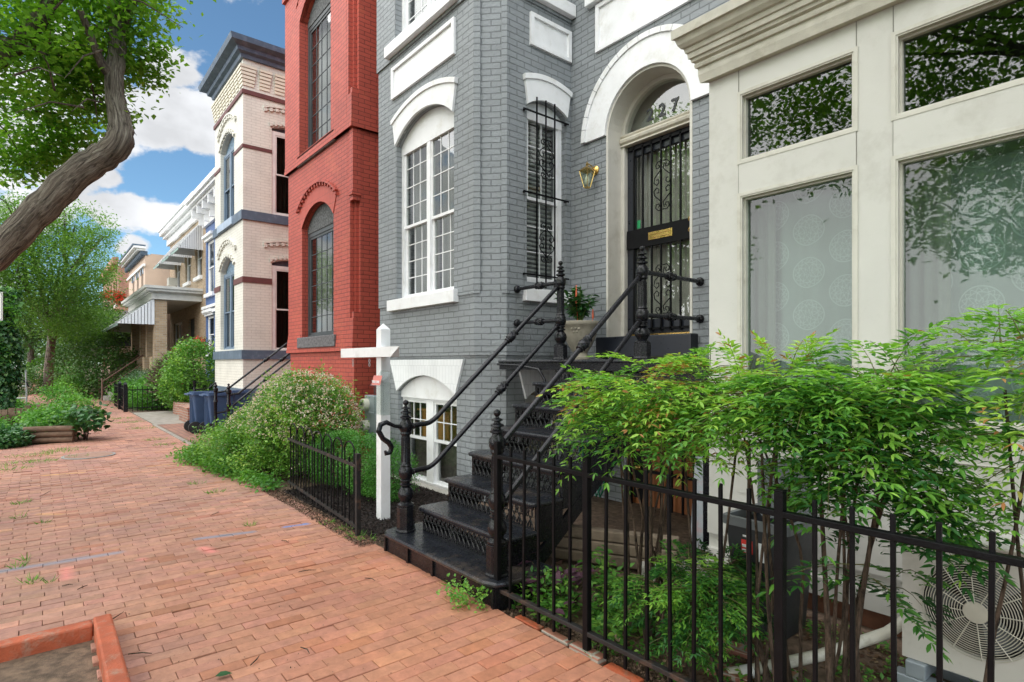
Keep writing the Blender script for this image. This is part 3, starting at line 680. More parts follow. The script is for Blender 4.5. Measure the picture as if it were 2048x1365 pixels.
for W_, s0, s1, pr in ((Wf, -7.08, -5.46, .06), (Ws, 4.19, 4.92, .05)): MB().fbox(W_, s0, s1, -.1, pr, 2.20, 2.345).build('sill', W_PAINT, gh, bev=.005)
for W_, s0, s1, pr in ((Wf, -7.10, -5.42, .09), (Ws, 4.15, 4.94, .09), (front(MAINY), -4.6, -2.9, .08)): MB().fbox(W_, s0, s1, -.1, pr, 5.62, 5.765).build('sill', W_PAINT, gh, bev=.006)
window(gh, Wf, *win_f, 2.345, 4.42, 2, (3, 4), (3, 4), split=.47, mull=.075)
window(gh, Ws, win_s[0], win_s[1], 2.43, 4.40, 1, (2, 3), (2, 3), d=-.10, split=.5, blind=True, cur=None)
window(gh, Wf, *win_f, 5.77, 7.9, 2, (3, 4), (3, 4), mull=.075)
window(gh, Ws, win_s[0], win_s[1], 5.77, 7.9, 1, (2, 3), (2, 3), cur='full')
window(gh, front(MAINY), -4.35, -3.2, 5.77, 7.9, 1, (3, 3), (3, 3))
# basement window with its fan of white brick
Wb = front(3.725)
MB().panel(Wb, arcpts(-6.93, -5.53, 1.13, .22)[::-1] + [(-5.36, 1.545), (-7.12, 1.545)], (), .03, -.03).build('basement_arch', W_BRICK, gh)
MB().panel(Wb, arch(-6.929, -5.531, 1.05, 1.13, .218), (), -.045, -.10).build('tympanum', W_PAINT, gh)
wob = window(gh, Wb, -6.93, -5.53, -.03, 1.08, 2, (3, 2), (1, 1), d=-.09, split=.52, mull=.16, fw=.055, cur=None, gm=GLS)
MB().fbox(Wb, -6.85, -5.6, -.24, -.22, 0, .50).build('panelling', paint('gray_brown_slats', (.16, .14, .12), .8, var=.3, scale=25), wob)
MB().box(-6.85, -6.2, 4.05, 4.3, .30, .86).box(-6.9, -6.17, 4.0, 4.35, .86, .885).build('chest_of_drawers', paint('honey_pine', (.85, .45, .14), .4, var=.15, scale=4, bumps=0), wob)  # pine colour brightened in place of lamplight on the chest
MB().box(-7.6, -5.0, 4.75, 4.8, 0, 1.5).build('basement_back_wall', paint('painted_lamplight_wall', (.5, .42, .3), .8, bumps=0), gh)  # warm pale colour stands in for lamplight; the basement has no lamp
Wbs = sideR(-4.923)
MB().panel(Wbs, arcpts(4.24, 4.84, 1.10, .12)[::-1] + [(4.94, 1.50), (4.12, 1.50)], (), .03, -.03).build('basement_arch', W_BRICK, gh)
window(gh, Wbs, 4.24, 4.84, .26, 1.13, 1, d=-.09, cur=None)
# fix closing direction of the flared basement arch handled by recalculated normals
MB().fbox(Wb, -7.1, -5.3, 0, .12, -.3, -.005).build('window_kerb', CONC, gh)
# basement door behind an iron gate, under the landing
W = front(MAINY)
mb = MB().fbox(W, -4.05, -2.95, -.14, -.10, -.5, 1.18); mb.build('basement_door', ORDOOR, gh)
b = MB()
for i in range(9): s = -4.02 + i * .13; b.fbox(W, s - .01, s + .01, -.06, -.04, -.5, 1.16)
for z in (-.05, .35, .80, 1.12): b.fbox(W, -4.05, -2.95, -.062, -.038, z - .015, z + .015)
b.fbox(W, -3.98, -3.84, -.065, -.035, .05, .55); gate = b.build('iron_gate', FIRON, gh)
for z in (.38, .18): MB().lathe(fp(W, -3.91, -.035, z), [(.03, 0), (.03, .01), (.014, .02), (.028, .035), (.02, .05), (.001, .055)], 12, (0, -1, 0)).build('knob', BRASS, gate, smooth=50)
# wall lantern: brass, glass, on the wall beside the arch
lt = thing('wall_lantern', (-4.5, 4.90, 3.6), 'small brass wall lantern on gray brick beside the white arched doorway', 'wall lamp')
bx, by, bz = -4.50, 4.95, 3.66
MB().lathe((bx, by, bz + .06), [(.055, 0), (.055, .012), (.045, .02), (.02, .03), (.001, .032)], 18, (0, -1, 0)).build('backplate', BRASS, lt, smooth=50)
MB().tube([(bx, by - .02, bz + .06), (bx, by - .07, bz + .10), (bx, by - .12, bz + .11), (bx, by - .14, bz + .085)], .008, 8).build('arm', BRASS, lt, smooth=50)
c0 = (bx, by - .14, bz - .17)
mb = MB().lathe(c0, [(.035, 0), (.038, .012), (.03, .014)], 4, rot=R(45)); mb.lathe((c0[0], c0[1], c0[2] + .19), [(.088, 0), (.092, .012), (.05, .045), (.02, .058), (.012, .075), (.018, .085), (.008, .10), (.001, .115)], 4, rot=R(45))
for k in range(4):
    a = R(45 + 90 * k); mb.bar((c0[0] + .036 * math.cos(a), c0[1] + .036 * math.sin(a), c0[2] + .01), (c0[0] + .086 * math.cos(a), c0[1] + .086 * math.sin(a), c0[2] + .192), .007, .007)
mb.build('lantern_frame', BRASS, lt)
MB().lathe((c0[0], c0[1], c0[2] + .012), [(.033, 0), (.083, .18)], 4, rot=R(45)).build('lantern_glass', glass('lantern_glass_pane', (.8, .85, .75), 1.5, .05), lt, uv=False)
MB().lathe((c0[0], c0[1], c0[2] + .03), [(.001, 0), (.02, .01), (.03, .05), (.028, .08), (.014, .11), (.012, .13)], 12).build('bulb', paint('white_bulb', (.7, .7, .65), .3, bumps=0), lt, smooth=60)
# iron bars over the bay's side window
gb = thing('window_guard', (-4.86, 4.5, 2.3), 'black iron window bars with scrolls over the narrow bay side window', 'window guard')
b = MB(); dd = .035
for s in (4.36, 4.50, 4.64): b.fbox(Ws, s - .007, s + .007, dd - .007, dd + .007, 2.36, 4.52)
for z in (2.50, 3.42, 4.34): b.fbox(Ws, 4.16, 4.87, dd - .005, dd + .005, z - .009, z + .009); b.fbox(Ws, 4.83, 4.85, -.01, dd, z - .009, z + .009); b.fbox(Ws, 4.18, 4.20, -.01, dd, z - .009, z + .009)
b.build('bars', FIRON, gb)
for z in (3.84, 2.88): b = MB(); ornament(b, Ws, 4.50, z, .22, .10, dd + .012, .006); b.build('scrollwork', FIRON, gb)

# ================================================================= red house
rh = thing('red_brick_rowhouse', (-10, 5, 0), 'tall red painted brick rowhouse with narrow dark leaded windows left of the gray house', 'house')
RX0, RX1, RY = -11.62, -8.58, 3.82
Wr = front(RY); Wrs = sideR(RX1)
for (za, zb, o, hole) in ((-.3, .62, .0, None), (.62, 1.70, .03, None), (1.70, 5.22, .0, arch(-10.86, -9.36, 1.98, 4.02, .34)), (5.22, 9.4, -.05, arch(-10.86, -9.36, 5.40, 7.9, .36))):
    mb = MB(); x0, x1, yy = RX0 + o, RX1 - o, RY + o
    c0_ = .2 if hole else 0
    hf = [hole] if hole else []
    mb.panel(front(yy), rect(x0, x1 - (.20 if hole else 0), za, zb), hf, 0, -.26)
    if c0_:     # notched corner with a small re-entrant strip
        pl = [(x1 - .20, yy + .002), (x1 - .12, yy + .002), (x1 - .12, yy + .07), (x1 - .07, yy + .07), (x1 - .07, yy + .12), (x1, yy + .12), (x1, 5.3), (x1 - .20, 5.3)]
        n_ = len(pl); t_ = tessellate_polygon([[Vector((p, q, 0)) for p, q in pl]])
        mb.add([(p, q, z) for z in (za, zb) for p, q in pl], [(i, (i + 1) % n_, n_ + (i + 1) % n_, n_ + i) for i in range(n_)] + [tuple(t) for t in t_] + [tuple(i + n_ for i in t) for t in t_])
        mb.box(x1 - .118, x1 + .003, yy - .001, yy + .119, za + .01, za + .52).box(x1 - .10, x1 - .02, yy + .02, yy + .118, za + .52, za + .62)
        mb.box(x1 - .118, x1 + .014, yy - .012, yy + .119, zb - 1.0 if za < 5 else zb - .4, zb - .01).box(x1 - .118, x1 + .03, yy - .03, yy + .119, zb - 1.06, zb - 1.0).box(x1 - .10, x1 + .01, yy - .01, yy + .11, zb - 1.14, zb - 1.06)
    else: mb.panel(sideR(x1), rect(yy + .26, 5.3, za, zb), (), 0, -.2)
    mb.panel(((x0, 0), (0, -1), (-1, 0)), rect(-5.3, -yy - .26, za, zb), (), 0, -.2)
    mb.build('bay_wall', RED, rh)
# (belts as thin courses left and right of the window so that the opening stays free)
for za, ex in ((1.70, 0), (5.22, .05)):
    mb = MB()
    for k in range(5):
        p = ex * .6 + .032 - .0064 * k; z0, z1 = za + .068 * k, za + .068 * (k + 1)
        if z1 <= (1.98 if za < 2 else 5.40): mb.box(RX0 - p, RX1 + p, RY - p, RY + .1, z0, z1)
        else:
            mb.box(RX0 - p, -10.92, RY - p, RY + .1, z0, z1); mb.box(-9.30, RX1 + p, RY - p, RY + .1, z0, z1)
        mb.box(RX1 - .1, RX1 + p, RY + .1, 5.2, z0, z1)
    mb.build('belt_course', RED, rh)
def redwin(z0, zs, rise, nz, top):
    MB().fbox(Wr, -11.0, -9.22, -.12, .05, z0 - .20, z0 + .0).build('stone_sill', STONE, rh, bev=.012)
    inn = arcpts(-10.86, -9.36, zs, rise)[::-1]; out = arcpts(-11.0, -9.22, zs + .30, rise)
    MB().panel(Wr, inn + out, (), .012, -.03).build('brick_arch', REDA, rh)
    mb = MB()
    oc = arcpts(-11.04, -9.18, zs + .34, rise, 16)
    for (a, b_) in zip(oc[:-1], oc[1:]):
        mb.bar(fp(Wr, a[0], .035, a[1]), fp(Wr, b_[0], .035, b_[1]), .05, .035)
        mb.fbox(Wr, a[0] - .02, a[0] + .02, -.01, .05, a[1] - .075, a[1] - .02)
    mb.build('dentil_course', RED, rh)
    MB().panel(Wr, arch(-10.84, -9.38, zs - .09, zs, rise - .01), (), -.10, -.16).build('tympanum', paint('carved_gray_wood', (.085, .09, .09), .8, var=.9, scale=26, bumps=1.), rh)
    window(rh, Wr, -10.85, -9.37, z0, zs - .09, 1, (5, nz), (5, nz), d=-.13, fw=.075, sw=.045, fm=DARKF, gm=GLS, split=0, cur='panels')
redwin(1.98, 4.02, .34, 6, 0); redwin(5.40, 7.9, .36, 7, 0)
mb = MB().box(RX0 - .25, RX1 + .25, RY - .25, 5.3, 9.4, 9.7)
mb.box(RX0 - .08, RX1 + .08, RY - .10, 5.2, 8.62, 8.70).box(RX0 - .12, RX1 + .12, RY - .14, 5.2, 9.05, 9.4)
n_ = 26
for k in range(n_): s = RX0 + (RX1 - RX0) * (k + .5) / n_; mb.box(s - .03, s + .03, RY - .12, RY, 8.72, 9.05)
for k in range(10): y_ = RY + .05 + k * .12; mb.box(RX1, RX1 + .10, y_ - .03, y_ + .03, 8.72, 9.05)
mb.build('cornice', RED, rh)
MB().box(-14.9, -8.0, 5.0, 5.25, -.3, 9.3).build('main_wall', RED, rh)
MB().box(RX0 + .1, RX1 - .1, 4.6, 4.65, 0, 9.3).build('interior', DARKIN, rh)

# ================================================================= cream house
ch = thing('cream_brick_rowhouse', (-16, 5, 0), 'cream painted brick rowhouse with slate blue cornice and bands beyond the red house', 'house')
CX0, CX1, CY = -17.69, -14.83, 3.80
Wc_, Wcs = front(CY), sideR(CX1)
cw = (-17.06, -15.64); cs_ = (4.47, 5.42)
for (za, zb, holes, hs) in ((-.3, 5.02, [arch(cw[0], cw[1], 1.86, 3.95, .31)], [arch(*cs_, 1.80, 4.0, .10)]), (5.02, 9.02, [arch(cw[0], cw[1], 5.20, 7.17, .31)], [arch(*cs_, 5.20, 7.36, .08)])):
    mb = MB(); mb.panel(Wc_, rect(CX0, CX1, za, zb), holes, 0, -.25); mb.panel(Wcs, rect(CY + .25, 6.5, za, zb), hs, 0, -.25)
    mb.panel(((CX0, 0), (0, -1), (-1, 0)), rect(-6.5, -CY - .25, za, zb), (), 0, -.2); mb.build('bay_wall', CREAM, ch)
def wrap(name, m, z0, z1, p, gaps=(), sg=()):
    runs = []; x = CX0 - p; mb = MB().box(CX0 - p, CX0, CY, 6.5, z0, z1)
    for g0, g1 in list(gaps) + [(CX1 + p, None)]:
        mb.box(x, g0, CY - p, CY, z0, z1); x = g1
        if g1 is not None: mb.build(name, m, ch); mb = MB()
    y = CY
    for g0, g1 in list(sg) + [(6.5, None)]:
        mb.box(CX1, CX1 + p, y, g0, z0, z1); y = g1
        if g1 is not None: mb.build(name, m, ch); mb = MB()
    return mb.build(name, m, ch)
wrap('blue_base_band', NAVY, .50, .88, .03); wrap('blue_belt', NAVY, 1.60, 1.82, .045)
wrap('maroon_belt', MAROON, 3.46, 3.60, .02, [cw], [cs_]); wrap('blue_belt', NAVY, 4.98, 5.20, .05)
wrap('maroon_belt', MAROON, 6.72, 6.80, .02, [cw], [cs_]); wrap('maroon_belt', MAROON, 8.02, 8.12, .035)
MB().fbox(Wc_, cw[0] - .05, cw[1] + .05, 0, .08, 5.0, 5.19).build('sill', paint('pale_blue_paint', (.34, .42, .52), .5, bumps=0), ch)
# stepped corbels under the cornice, in columns of bricks
mb = MB()
for k in range(6):
    z = 8.22 + k * .082; p = .02 + .013 * k; n_ = 9
    for j in range(n_):
        s = CX0 + (CX1 - CX0) * (j + .5) / n_; hw = .105 + .008 * k; mb.box(s - hw, s + hw if j < n_ - 1 else CX1 + p, CY - p, CY, z, z + .064)
    n_ = 8
    for j in range(n_):
        y = CY + .15 + j * .36; mb.box(CX1 + .0005, CX1 + p, y - .14 if j else CY + .001, y + .10 + .008 * k, z, z + .064)
    mb.box(CX0 - p, CX0, CY - p, 6.4, z, z + .064)
mb.build('corbel_table', paint('cream_paint', (.70, .66, .54), .6, var=.03), ch)
Wc3 = front(CY); prof = [(-.1, 8.86), (.06, 8.86), (.08, 8.94), (.16, 8.98), (.18, 9.06), (.33, 9.12), (.36, 9.24), (-.1, 9.30)]
mb = MB(); n_ = len(prof)
ring = []
for p, z in prof: ring.append([(CX0 - p, CY - p, z), (CX1 + p, CY - p, z), (CX1 + p, 6.6, z), (CX0 - p, 6.6, z)])
vs = [q for r_ in ring for q in r_]; fs = [(i * 4 + k, i * 4 + (k + 1) % 4, (i + 1) * 4 + (k + 1) % 4, (i + 1) * 4 + k) for i in range(n_ - 1) for k in range(4)] + [((n_ - 1) * 4 + k for k in range(4))]
fs = [tuple(f) for f in fs]; mb.add(vs, fs).build('cornice', NAVY, ch)
# toothed arches above the windows
for W_, (s0, s1), zs, rise in ((Wc_, cw, 3.95, .31), (Wc_, cw, 7.17, .31), (Wcs, cs_, 4.0, .10), (Wcs, cs_, 7.36, .08)):
    for (ex, dz, ph) in ((.06, .06, 0), (.20, .40, 0)):
        oc = arcpts(s0 - ex, s1 + ex, zs + dz, rise, 19); mb = MB()
        for q, (a, b_) in enumerate(zip(oc[:-1], oc[1:])):
            if q % 2 == 0: mb.bar(fp(W_, a[0], .02, a[1]), fp(W_, b_[0], .02, b_[1]), .05, .09)
            mb.bar(fp(W_, a[0], .004, a[1]), fp(W_, b_[0], .004, b_[1]), .06, .03)
            if dz > .2: mb.bar(fp(W_, a[0], .025, a[1] + .07), fp(W_, b_[0], .025, b_[1] + .07), .06, .05)
        mb.build('toothed_arch', CREAM, ch)
    wide = W_ is Wc_
    MB().panel(W_, arch(s0 + .01, s1 - .01, zs - .06, zs, rise - .01), (), -.14, -.2).build('tympanum', NAVY if not wide else paint('carved_blue_panel', (.16, .24, .32), .7, var=.6, scale=20, bumps=.8), ch)
    z0 = {3.95: 1.86, 7.17: 5.20, 4.0: 1.80, 7.36: 5.20}[zs]
    BLF = paint('pale_gray_sash_paint', (.72, .72, .70), .5, bumps=0)
    window(ch, W_, s0, s1, z0, zs - .06, 2 if wide else 1, d=-.10 if wide else -.04, fw=.09, mull=.13, fm=(paint('blue_sash', (.14, .20, .27), .5, bumps=0) if wide else BLF), gm=GLSD if wide else GLSQ, cur='full' if not wide else 'panels', cm=CURD)
MB().box(CX0 + .3, CX1 - .3, CY + .8, 6.2, .0, 8.9).build('interior', DARKIN, ch)
MB().box(-17.9, -11.6, 6.5, 6.7, -.3, 9.0).build('main_wall', CREAM, ch)

# ================================================================= blue house, mostly hidden
bh = thing('blue_brick_rowhouse', (-21, 5, 0), 'blue painted brick rowhouse with white bracketed cornice, a sliver seen left of the cream house', 'house')
Wb2 = front(5.0)
mb = MB().panel(Wb2, rect(-24.8, -17.9, -.3, 7.0), [rect(-24.55, -23.45, 5.05 - .9, 6.15), rect(-24.55, -23.45, 1.9, 3.3)], 0, -.25); mb.build('wall', BLUEB, bh)
mb = MB().fbox(Wb2, -24.9, -17.7, 0, .10, 6.75, 7.35).fbox(Wb2, -25.0, -17.6, 0, .62, 7.45, 7.56).fbox(Wb2, -25.02, -17.58, 0, .70, 7.56, 7.72).fbox(Wb2, -24.95, -17.6, 0, .5, 7.35, 7.45)
for k in range(8): s = -24.7 + k * .9; mb.fbox(Wb2, s - .06, s + .06, .1, .50, 7.05, 7.36).fbox(Wb2, s - .05, s + .05, .1, .26, 6.80, 7.06)
mb.build('cornice', W_PAINT, bh)
for z0, z1 in ((4.15, 6.15), (1.9, 3.3)):
    window(bh, Wb2, -24.55, -23.45, z0, z1, 1, d=-.06, cur='full')
    mb = MB().fbox(Wb2, -24.7, -23.3, 0, .10, z0 - .14, z0).fbox(Wb2, -24.75, -23.25, 0, .16, z1 + .12, z1 + .22).fbox(Wb2, -24.68, -23.32, 0, .08, z1, z1 + .12); mb.build('window_trim', W_PAINT, bh)
MB().fbox(Wb2, -24.8, -17.9, 0, .12, 3.38, 3.50).fbox(Wb2, -24.8, -17.9, 0, .16, 3.56, 3.66).build('belt', W_PAINT, bh)
MB().box(-24.6, -18, 5.7, 5.8, 0, 7).build('interior', DARKIN, bh)

# ================================================================= brown brick house with porch and awnings
wh = thing('tan_brick_porch_house', (-29, 5, 0), 'tan face brick house with a deep front porch and white metal awnings', 'house')
Wt = front(5.0); hl = [rect(a, a + 1.1, 5.0, 6.6) for a in (-26.6, -28.8, -31.2)]
MB().panel(Wt, rect(-32.7, -24.8, -.3, 7.7), hl + [rect(-28.2, -26.9, 1.2, 3.4), rect(-31.6, -29.6, 1.9, 3.4)], 0, -.25).build('wall', TANB, wh)
MB().box(-24.98, -24.8, 5.26, 8, -.3, 7.6).box(-32.7, -32.5, 5.26, 8, -.3, 7.6).build('side_wall', TANB, wh)
mb = MB().fbox(Wt, -32.9, -24.75, 0, .12, 7.3, 7.62).fbox(Wt, -33.0, -24.72, 0, .42, 7.75, 7.95).fbox(Wt, -32.95, -24.74, 0, .28, 7.62, 7.75).fbox(Wt, -33., -24.72, -1.2, .48, 7.95, 8.08); mb.build('cornice', W_PAINT, wh)
AWN = paint('white_awning_slats', (.76, .78, .80), .5, var=.04); AWT = paint('pale_green_trim', (.30, .42, .38), .5)
def awning(s0, s1, zt, zb, out, W_=Wt, d0=0., slats=11):
    mb = MB(); n_ = slats
    for k in range(n_):
        t0, t1 = k / n_, (k + 1) / n_ * 1.0
        p0 = d0 + out * t0; p1 = d0 + out * t1 + .02; q0 = zt + (zb - zt) * t0; q1 = zt + (zb - zt) * t1
        vs = [fp(W_, s0, p0, q0), fp(W_, s1, p0, q0), fp(W_, s1, p1, q1), fp(W_, s0, p1, q1)]; lo = [(a, b, c - .012) for a, b, c in vs]
        mb.add(vs + lo, [(0, 1, 2, 3), (7, 6, 5, 4), (0, 4, 5, 1), (1, 5, 6, 2), (2, 6, 7, 3), (3, 7, 4, 0)])
        for s_ in (s0, s1): mb.add([fp(W_, s_, p0, q0), fp(W_, s_, p1, q1), fp(W_, s_, p1, zb - .02), fp(W_, s_, p0, zb - .02), fp(W_, s_ + .01, p0, q0), fp(W_, s_ + .01, p1, q1), fp(W_, s_ + .01, p1, zb - .02), fp(W_, s_ + .01, p0, zb - .02)], [(0, 1, 2, 3), (7, 6, 5, 4), (0, 4, 5, 1), (2, 6, 7, 3)])
    a = mb.build('awning', AWN, wh)
    t = MB(); n_ = int((s1 - s0) / .14)
    for k in range(n_):
        c_ = s0 + (s1 - s0) * (k + .5) / n_; r_ = (s1 - s0) / n_ / 2
        t.panel(W_, [(c_ - r_, zb), (c_ - r_, zb - .06)] + [(c_ - r_ * math.cos(q), zb - .06 - .05 * math.sin(q)) for q in (math.pi / 4, math.pi / 2, 3 * math.pi / 4)] + [(c_ + r_, zb - .06), (c_ + r_, zb)], (), d0 + out + .02, d0 + out + .008)
    t.build('scalloped_edge', AWT, a); return a
for a_ in (-26.6, -28.8, -31.2):
    window(wh, Wt, a_, a_ + 1.1, 5.0, 6.6, 1, d=-.08, cur='full', gm=GLSD, cm=CURD); MB().fbox(Wt, a_ - .1, a_ + 1.2, 0, .1, 4.86, 5.0).build('sill', W_PAINT, wh)
    awning(a_ - .25, a_ + 1.35, 7.15, 5.98, .85)
PX0, PX1, PY = -32.9, -25.6, 3.40
MB().box(PX0, PX1, PY - .1, 5.0, .9, 1.15).build('porch_floor', CONC, wh)
MB().box(PX0, PX1, PY + .02, 5.0, -.3, .9).build('porch_base', TANB, wh)
mb = MB().box(PX0 - .1, PX1 + .1, PY - .1, 5.0, 3.95, 4.20).box(PX0 - .3, PX1 + .3, PY - .3, 5.0, 4.24, 4.34).box(PX0 - .36, PX1 + .36, PY - .36, 5.0, 4.34, 4.44).box(PX0 - .2, PX1 + .2, PY - .2, 5., 4.2, 4.24); mb.build('porch_roof', paint('peeling_white_trim', (.58, .58, .54), .7, var=.08, dirt=(.34, .32, .28), dscale=5), wh)
for x_ in (PX1 - .45, -28.0, -29.9, PX0 + .02): MB().box(x_, x_ + .42, PY, PY + .42, 1.15, 3.95).box(x_ - .1, x_ + .52, PY - .1, PY + .52, 1.15, 1.75).build('porch_column', TANB, wh)
for x_ in (PX1 - .3,): MB().box(x_, x_ + .22, PY + .45, 4.98, 1.15, 1.7).build('porch_rail_wall', TANB, wh)
Wp = front(PY); awning(PX0 + .1, PX1 - .02, 3.98, 3.0, 1.15, Wp)
MB().fbox(Wt, -28.2, -26.9, -.15, -.1, 1.2, 3.4).build('front_door', DARKF, wh); window(wh, Wt, -31.6, -29.6, 1.9, 3.4, 2, d=-.08, gm=GLSD, cur=None)
mb = MB()
for k in range(6): mb.box(-29.7, -28.2, 2.0 + .24 * k, 3.4, .15 * k, .15 * (k + 1) + .004 * k)
mb.build('porch_steps', CONC, wh)
mb = MB()
for x_ in (-29.7, -28.25): mb.tube([(x_, 1.95, .75), (x_, 3.35, 1.85)], .03, 6).tube([(x_, 1.95, 0), (x_, 1.95, .9)], .03, 6).tube([(x_, 1.95, .45), (x_, 3.35, 1.5)], .02, 6)
mb.build('step_rail', paint('brown_rail_paint', (.14, .07, .05), .5), wh)
MB().box(-30.9, -30.4, 4.6, 4.95, 5.1, 5.45).build('window_air_conditioner', ACM, wh)
MB().box(-32.4, -25, 5.7, 5.8, 0, 7.6).build('interior', DARKIN, wh)
MB().lathe((-27.9, 7.5, 7.9), [(.35, 0), (.35, .9), (.42, .9), (.42, 1.05)], 4, rot=R(45)).build('chimney', ORB, wh)
# ================================================================= tan stucco house beyond
th = thing('tan_stucco_rowhouse', (-37, 5, 0), 'tan rowhouse with black and white cornice and small arched windows beyond the porch house', 'house')
Wk = front(4.05); hs = [arch(s, s + .75, 5.0, 6.0, .37) for s in (-34.9, -36.6, -38.4)]
MB().panel(Wk, rect(-40.2, -33.5, -.3, 6.9), hs + [rect(-37.5, -36.3, 1.2, 3.4)], 0, -.25).build('front_wall', STUCCO, th)
MB().box(-33.75, -33.5, 4.3, 12, -.3, 6.95).build('side_wall', STUCCO, th)
for s in (-34.9, -36.6, -38.4):
    window(th, Wk, s, s + .75, 5.0, 6.0, 1, d=-.1, fm=DARKF, gm=GLSD, cur=None, fw=.05)
    MB().panel(Wk, arcpts(s - .0, s + .75, 6.0, .37)[::-1] + arcpts(s - .14, s + .89, 6.0, .51), (), .04, -.02).build('window_head', paint('pale_blue_trim', (.42, .5, .58), .6), th)
mb = MB().fbox(Wk, -40.3, -33.4, 0, .1, 6.3, 6.42).fbox(Wk, -40.4, -33.3, 0, .5, 7.15, 7.25).fbox(Wk, -40.3, -33.4, 0, .35, 7.05, 7.15); mb.build('cornice', W_PAINT, th)
mb = MB().fbox(Wk, -40.4, -33.3, 0, .55, 7.25, 7.33).fbox(Wk, -40.3, -33.45, -.1, .2, 6.85, 7.05)
for k in range(16): s = -40.2 + k * .44; mb.fbox(Wk, s - .05, s + .05, .05, .20, 6.78, 7.05)
mb.build('cornice_brackets', NAVY, th)
MB().box(-37.0, -34.6, 2.7, 4.0, -.3, 2.35).build('entry_bay', STUCCO, th)
MB().box(-37.05, -34.55, 2.65, 4.0, 2.35, 3.35).build('entry_bay_slates', paint('dark_slate', (.06, .07, .08), .8, var=.4, scale=10), th)
MB().add([(-37.3, 2.4, 3.4), (-34.3, 2.4, 3.4), (-34.3, 4.05, 3.4), (-37.3, 4.05, 3.4), (-36.3, 3.4, 4.2), (-35.3, 3.4, 4.2), (-35.3, 4.05, 4.2), (-36.3, 4.05, 4.2)], [(0, 1, 5, 4), (1, 2, 6, 5), (3, 0, 4, 7), (4, 5, 6, 7), (0, 3, 2, 1), (2, 3, 7, 6)]).build('entry_bay_roof', paint('gray_shingle', (.13, .12, .12), .9, var=.3, scale=14), th)
MB().box(-34.59, -34.5, 2.95, 3.3, .6, 1.9).build('side_window', DARKF, th)
oh = thing('orange_brick_rowhouse', (-50, 5, 0), 'orange brick rowhouse farthest along the row, rising behind the trees', 'house')
MB().panel(front(4.2), rect(-60, -47.6, -.3, 8.6), [rect(s, s + .9, z, z + 1.8) for s in (-49.2, -51.0, -53.2, -55.4) for z in (5.6, 2.0)], 0, -.25).build('front_wall', ORB, oh)
MB().box(-47.85, -47.6, 4.46, 14, -.3, 8.55).build('side_wall', ORB, oh)
MB().fbox(front(4.2), -60.1, -47.4, 0, .35, 8.3, 8.75).build('cornice', ORB, oh)
for s in (-49.2, -51.0, -53.2, -55.4):
    for z in (5.6, 2.0): window(oh, front(4.2), s, s + .9, z, z + 1.8, 1, d=-.08, fm=DARKF, gm=GLSD, cur=None); MB().fbox(front(4.2), s - .1, s + 1., 0, .1, z - .15, z).build('sill', W_PAINT, oh)
MB().box(-60, -48, 5.0, 5.1, 0, 8).build('interior', DARKIN, oh)

# ================================================================= white wooden shopfront
sf = thing('white_shopfront', (0, 4, 0), 'cream white wooden shopfront with big curtained panes and a moulded cornice, at the right edge', 'storefront')
Wsf = front(3.69); SX0, SX1 = -2.27, 3.6
wins = [(-2.044, -1.315), (-1.125, -.14), (.05, 1.04), (1.23, 2.2), (2.4, 3.3)]
SFRM = paint('shop_frame_paint', (.60, .585, .52), .5, var=.05, dirt=(.44, .41, .34), dscale=5)
holes = [rect(a, b_, 2.866, 3.34) for a, b_ in wins] + [rect(a, b_, 1.17, 2.648) for a, b_ in wins]
MB().panel(Wsf, rect(SX0, SX1, .09, 3.58), holes, 0, -.12).build('front_frame', STORE, sf)
MB().box(SX0, SX0 + .12, 3.811, 4.95, .09, 3.58).box(SX1 - .12, SX1, 3.811, 4.95, .09, 3.58).build('side_wall', STORE, sf)
mb = MB()      # sunk-line joints read as separate boards: thin raised rails
for a, b_ in wins:
    mb.fbox(Wsf, a - .0, b_ + .0, 0, .004, 2.652, 2.862); mb.fbox(Wsf, a, b_, 0, .004, .62, 1.10)
mb.fbox(Wsf, SX0, SX1, 0, .012, .98, .985).fbox(Wsf, SX0, SX1, 0, .022, .30, .52).build('rail_boards', STORE, sf)
JT = paint('dark_joint_line', (.20, .19, .16), .9, bumps=0)      # hairline joints between stiles and rails, set as thin dark strips
for a, b_ in wins:
    for s in (a - .001, b_ + .001):
        for z0, z1 in ((.985, 1.16), (2.66, 2.855), (3.352, 3.498)): MB().fbox(Wsf, s - .0011, s + .0011, -.002, .0045, z0, z1).build('board_joint', JT, sf)
MB().fbox(Wsf, SX0 - .01, SX1, -.1, .03, .09, .20).build('plinth_board', STORE, sf)
MB().fbox(Wsf, SX0 + .02, SX1, -.2, -.02, -.35, .09).build('rusty_base', paint('rotten_base_timber', (.16, .07, .04), .9, var=.4, scale=9, bumps=.6), sf)
for (a, b_) in wins:
    for (z0, z1, low) in ((2.866, 3.34, 0), (1.17, 2.648, 1)):
        m1 = MB()
        for (e0, e1, d0, d1) in ((-.010, .012, .0, .007), (.0, .022, -.045, .002), (.022, .034, -.055, -.03)):
            m1.panel(Wsf, rect(a + e0, b_ - e0, z0 + e0 * (1 if 1 else 0), z1 - e0), [rect(a + e1, b_ - e1, z0 + e1, z1 - e1)], d1, d0 - .02)
        wo = m1.build('window', SFRM, sf)
        MB().fbox(Wsf, a + .02, b_ - .02, -.062, -.057, z0 + .02, z1 - .02).build('pane', GLSS if low else GLST, wo, uv=False)
        if low:
            if a < 0:
                curtain(Wsf, a - .03, a + (b_ - a) * .22, z0, z1, -.20, .012, .07, m=CUR, parent=wo)
            curtain(Wsf, a + .02, b_ + .05, z0 - .05, z1 + .02, -.24, .011, .21, m=CURM, parent=wo)
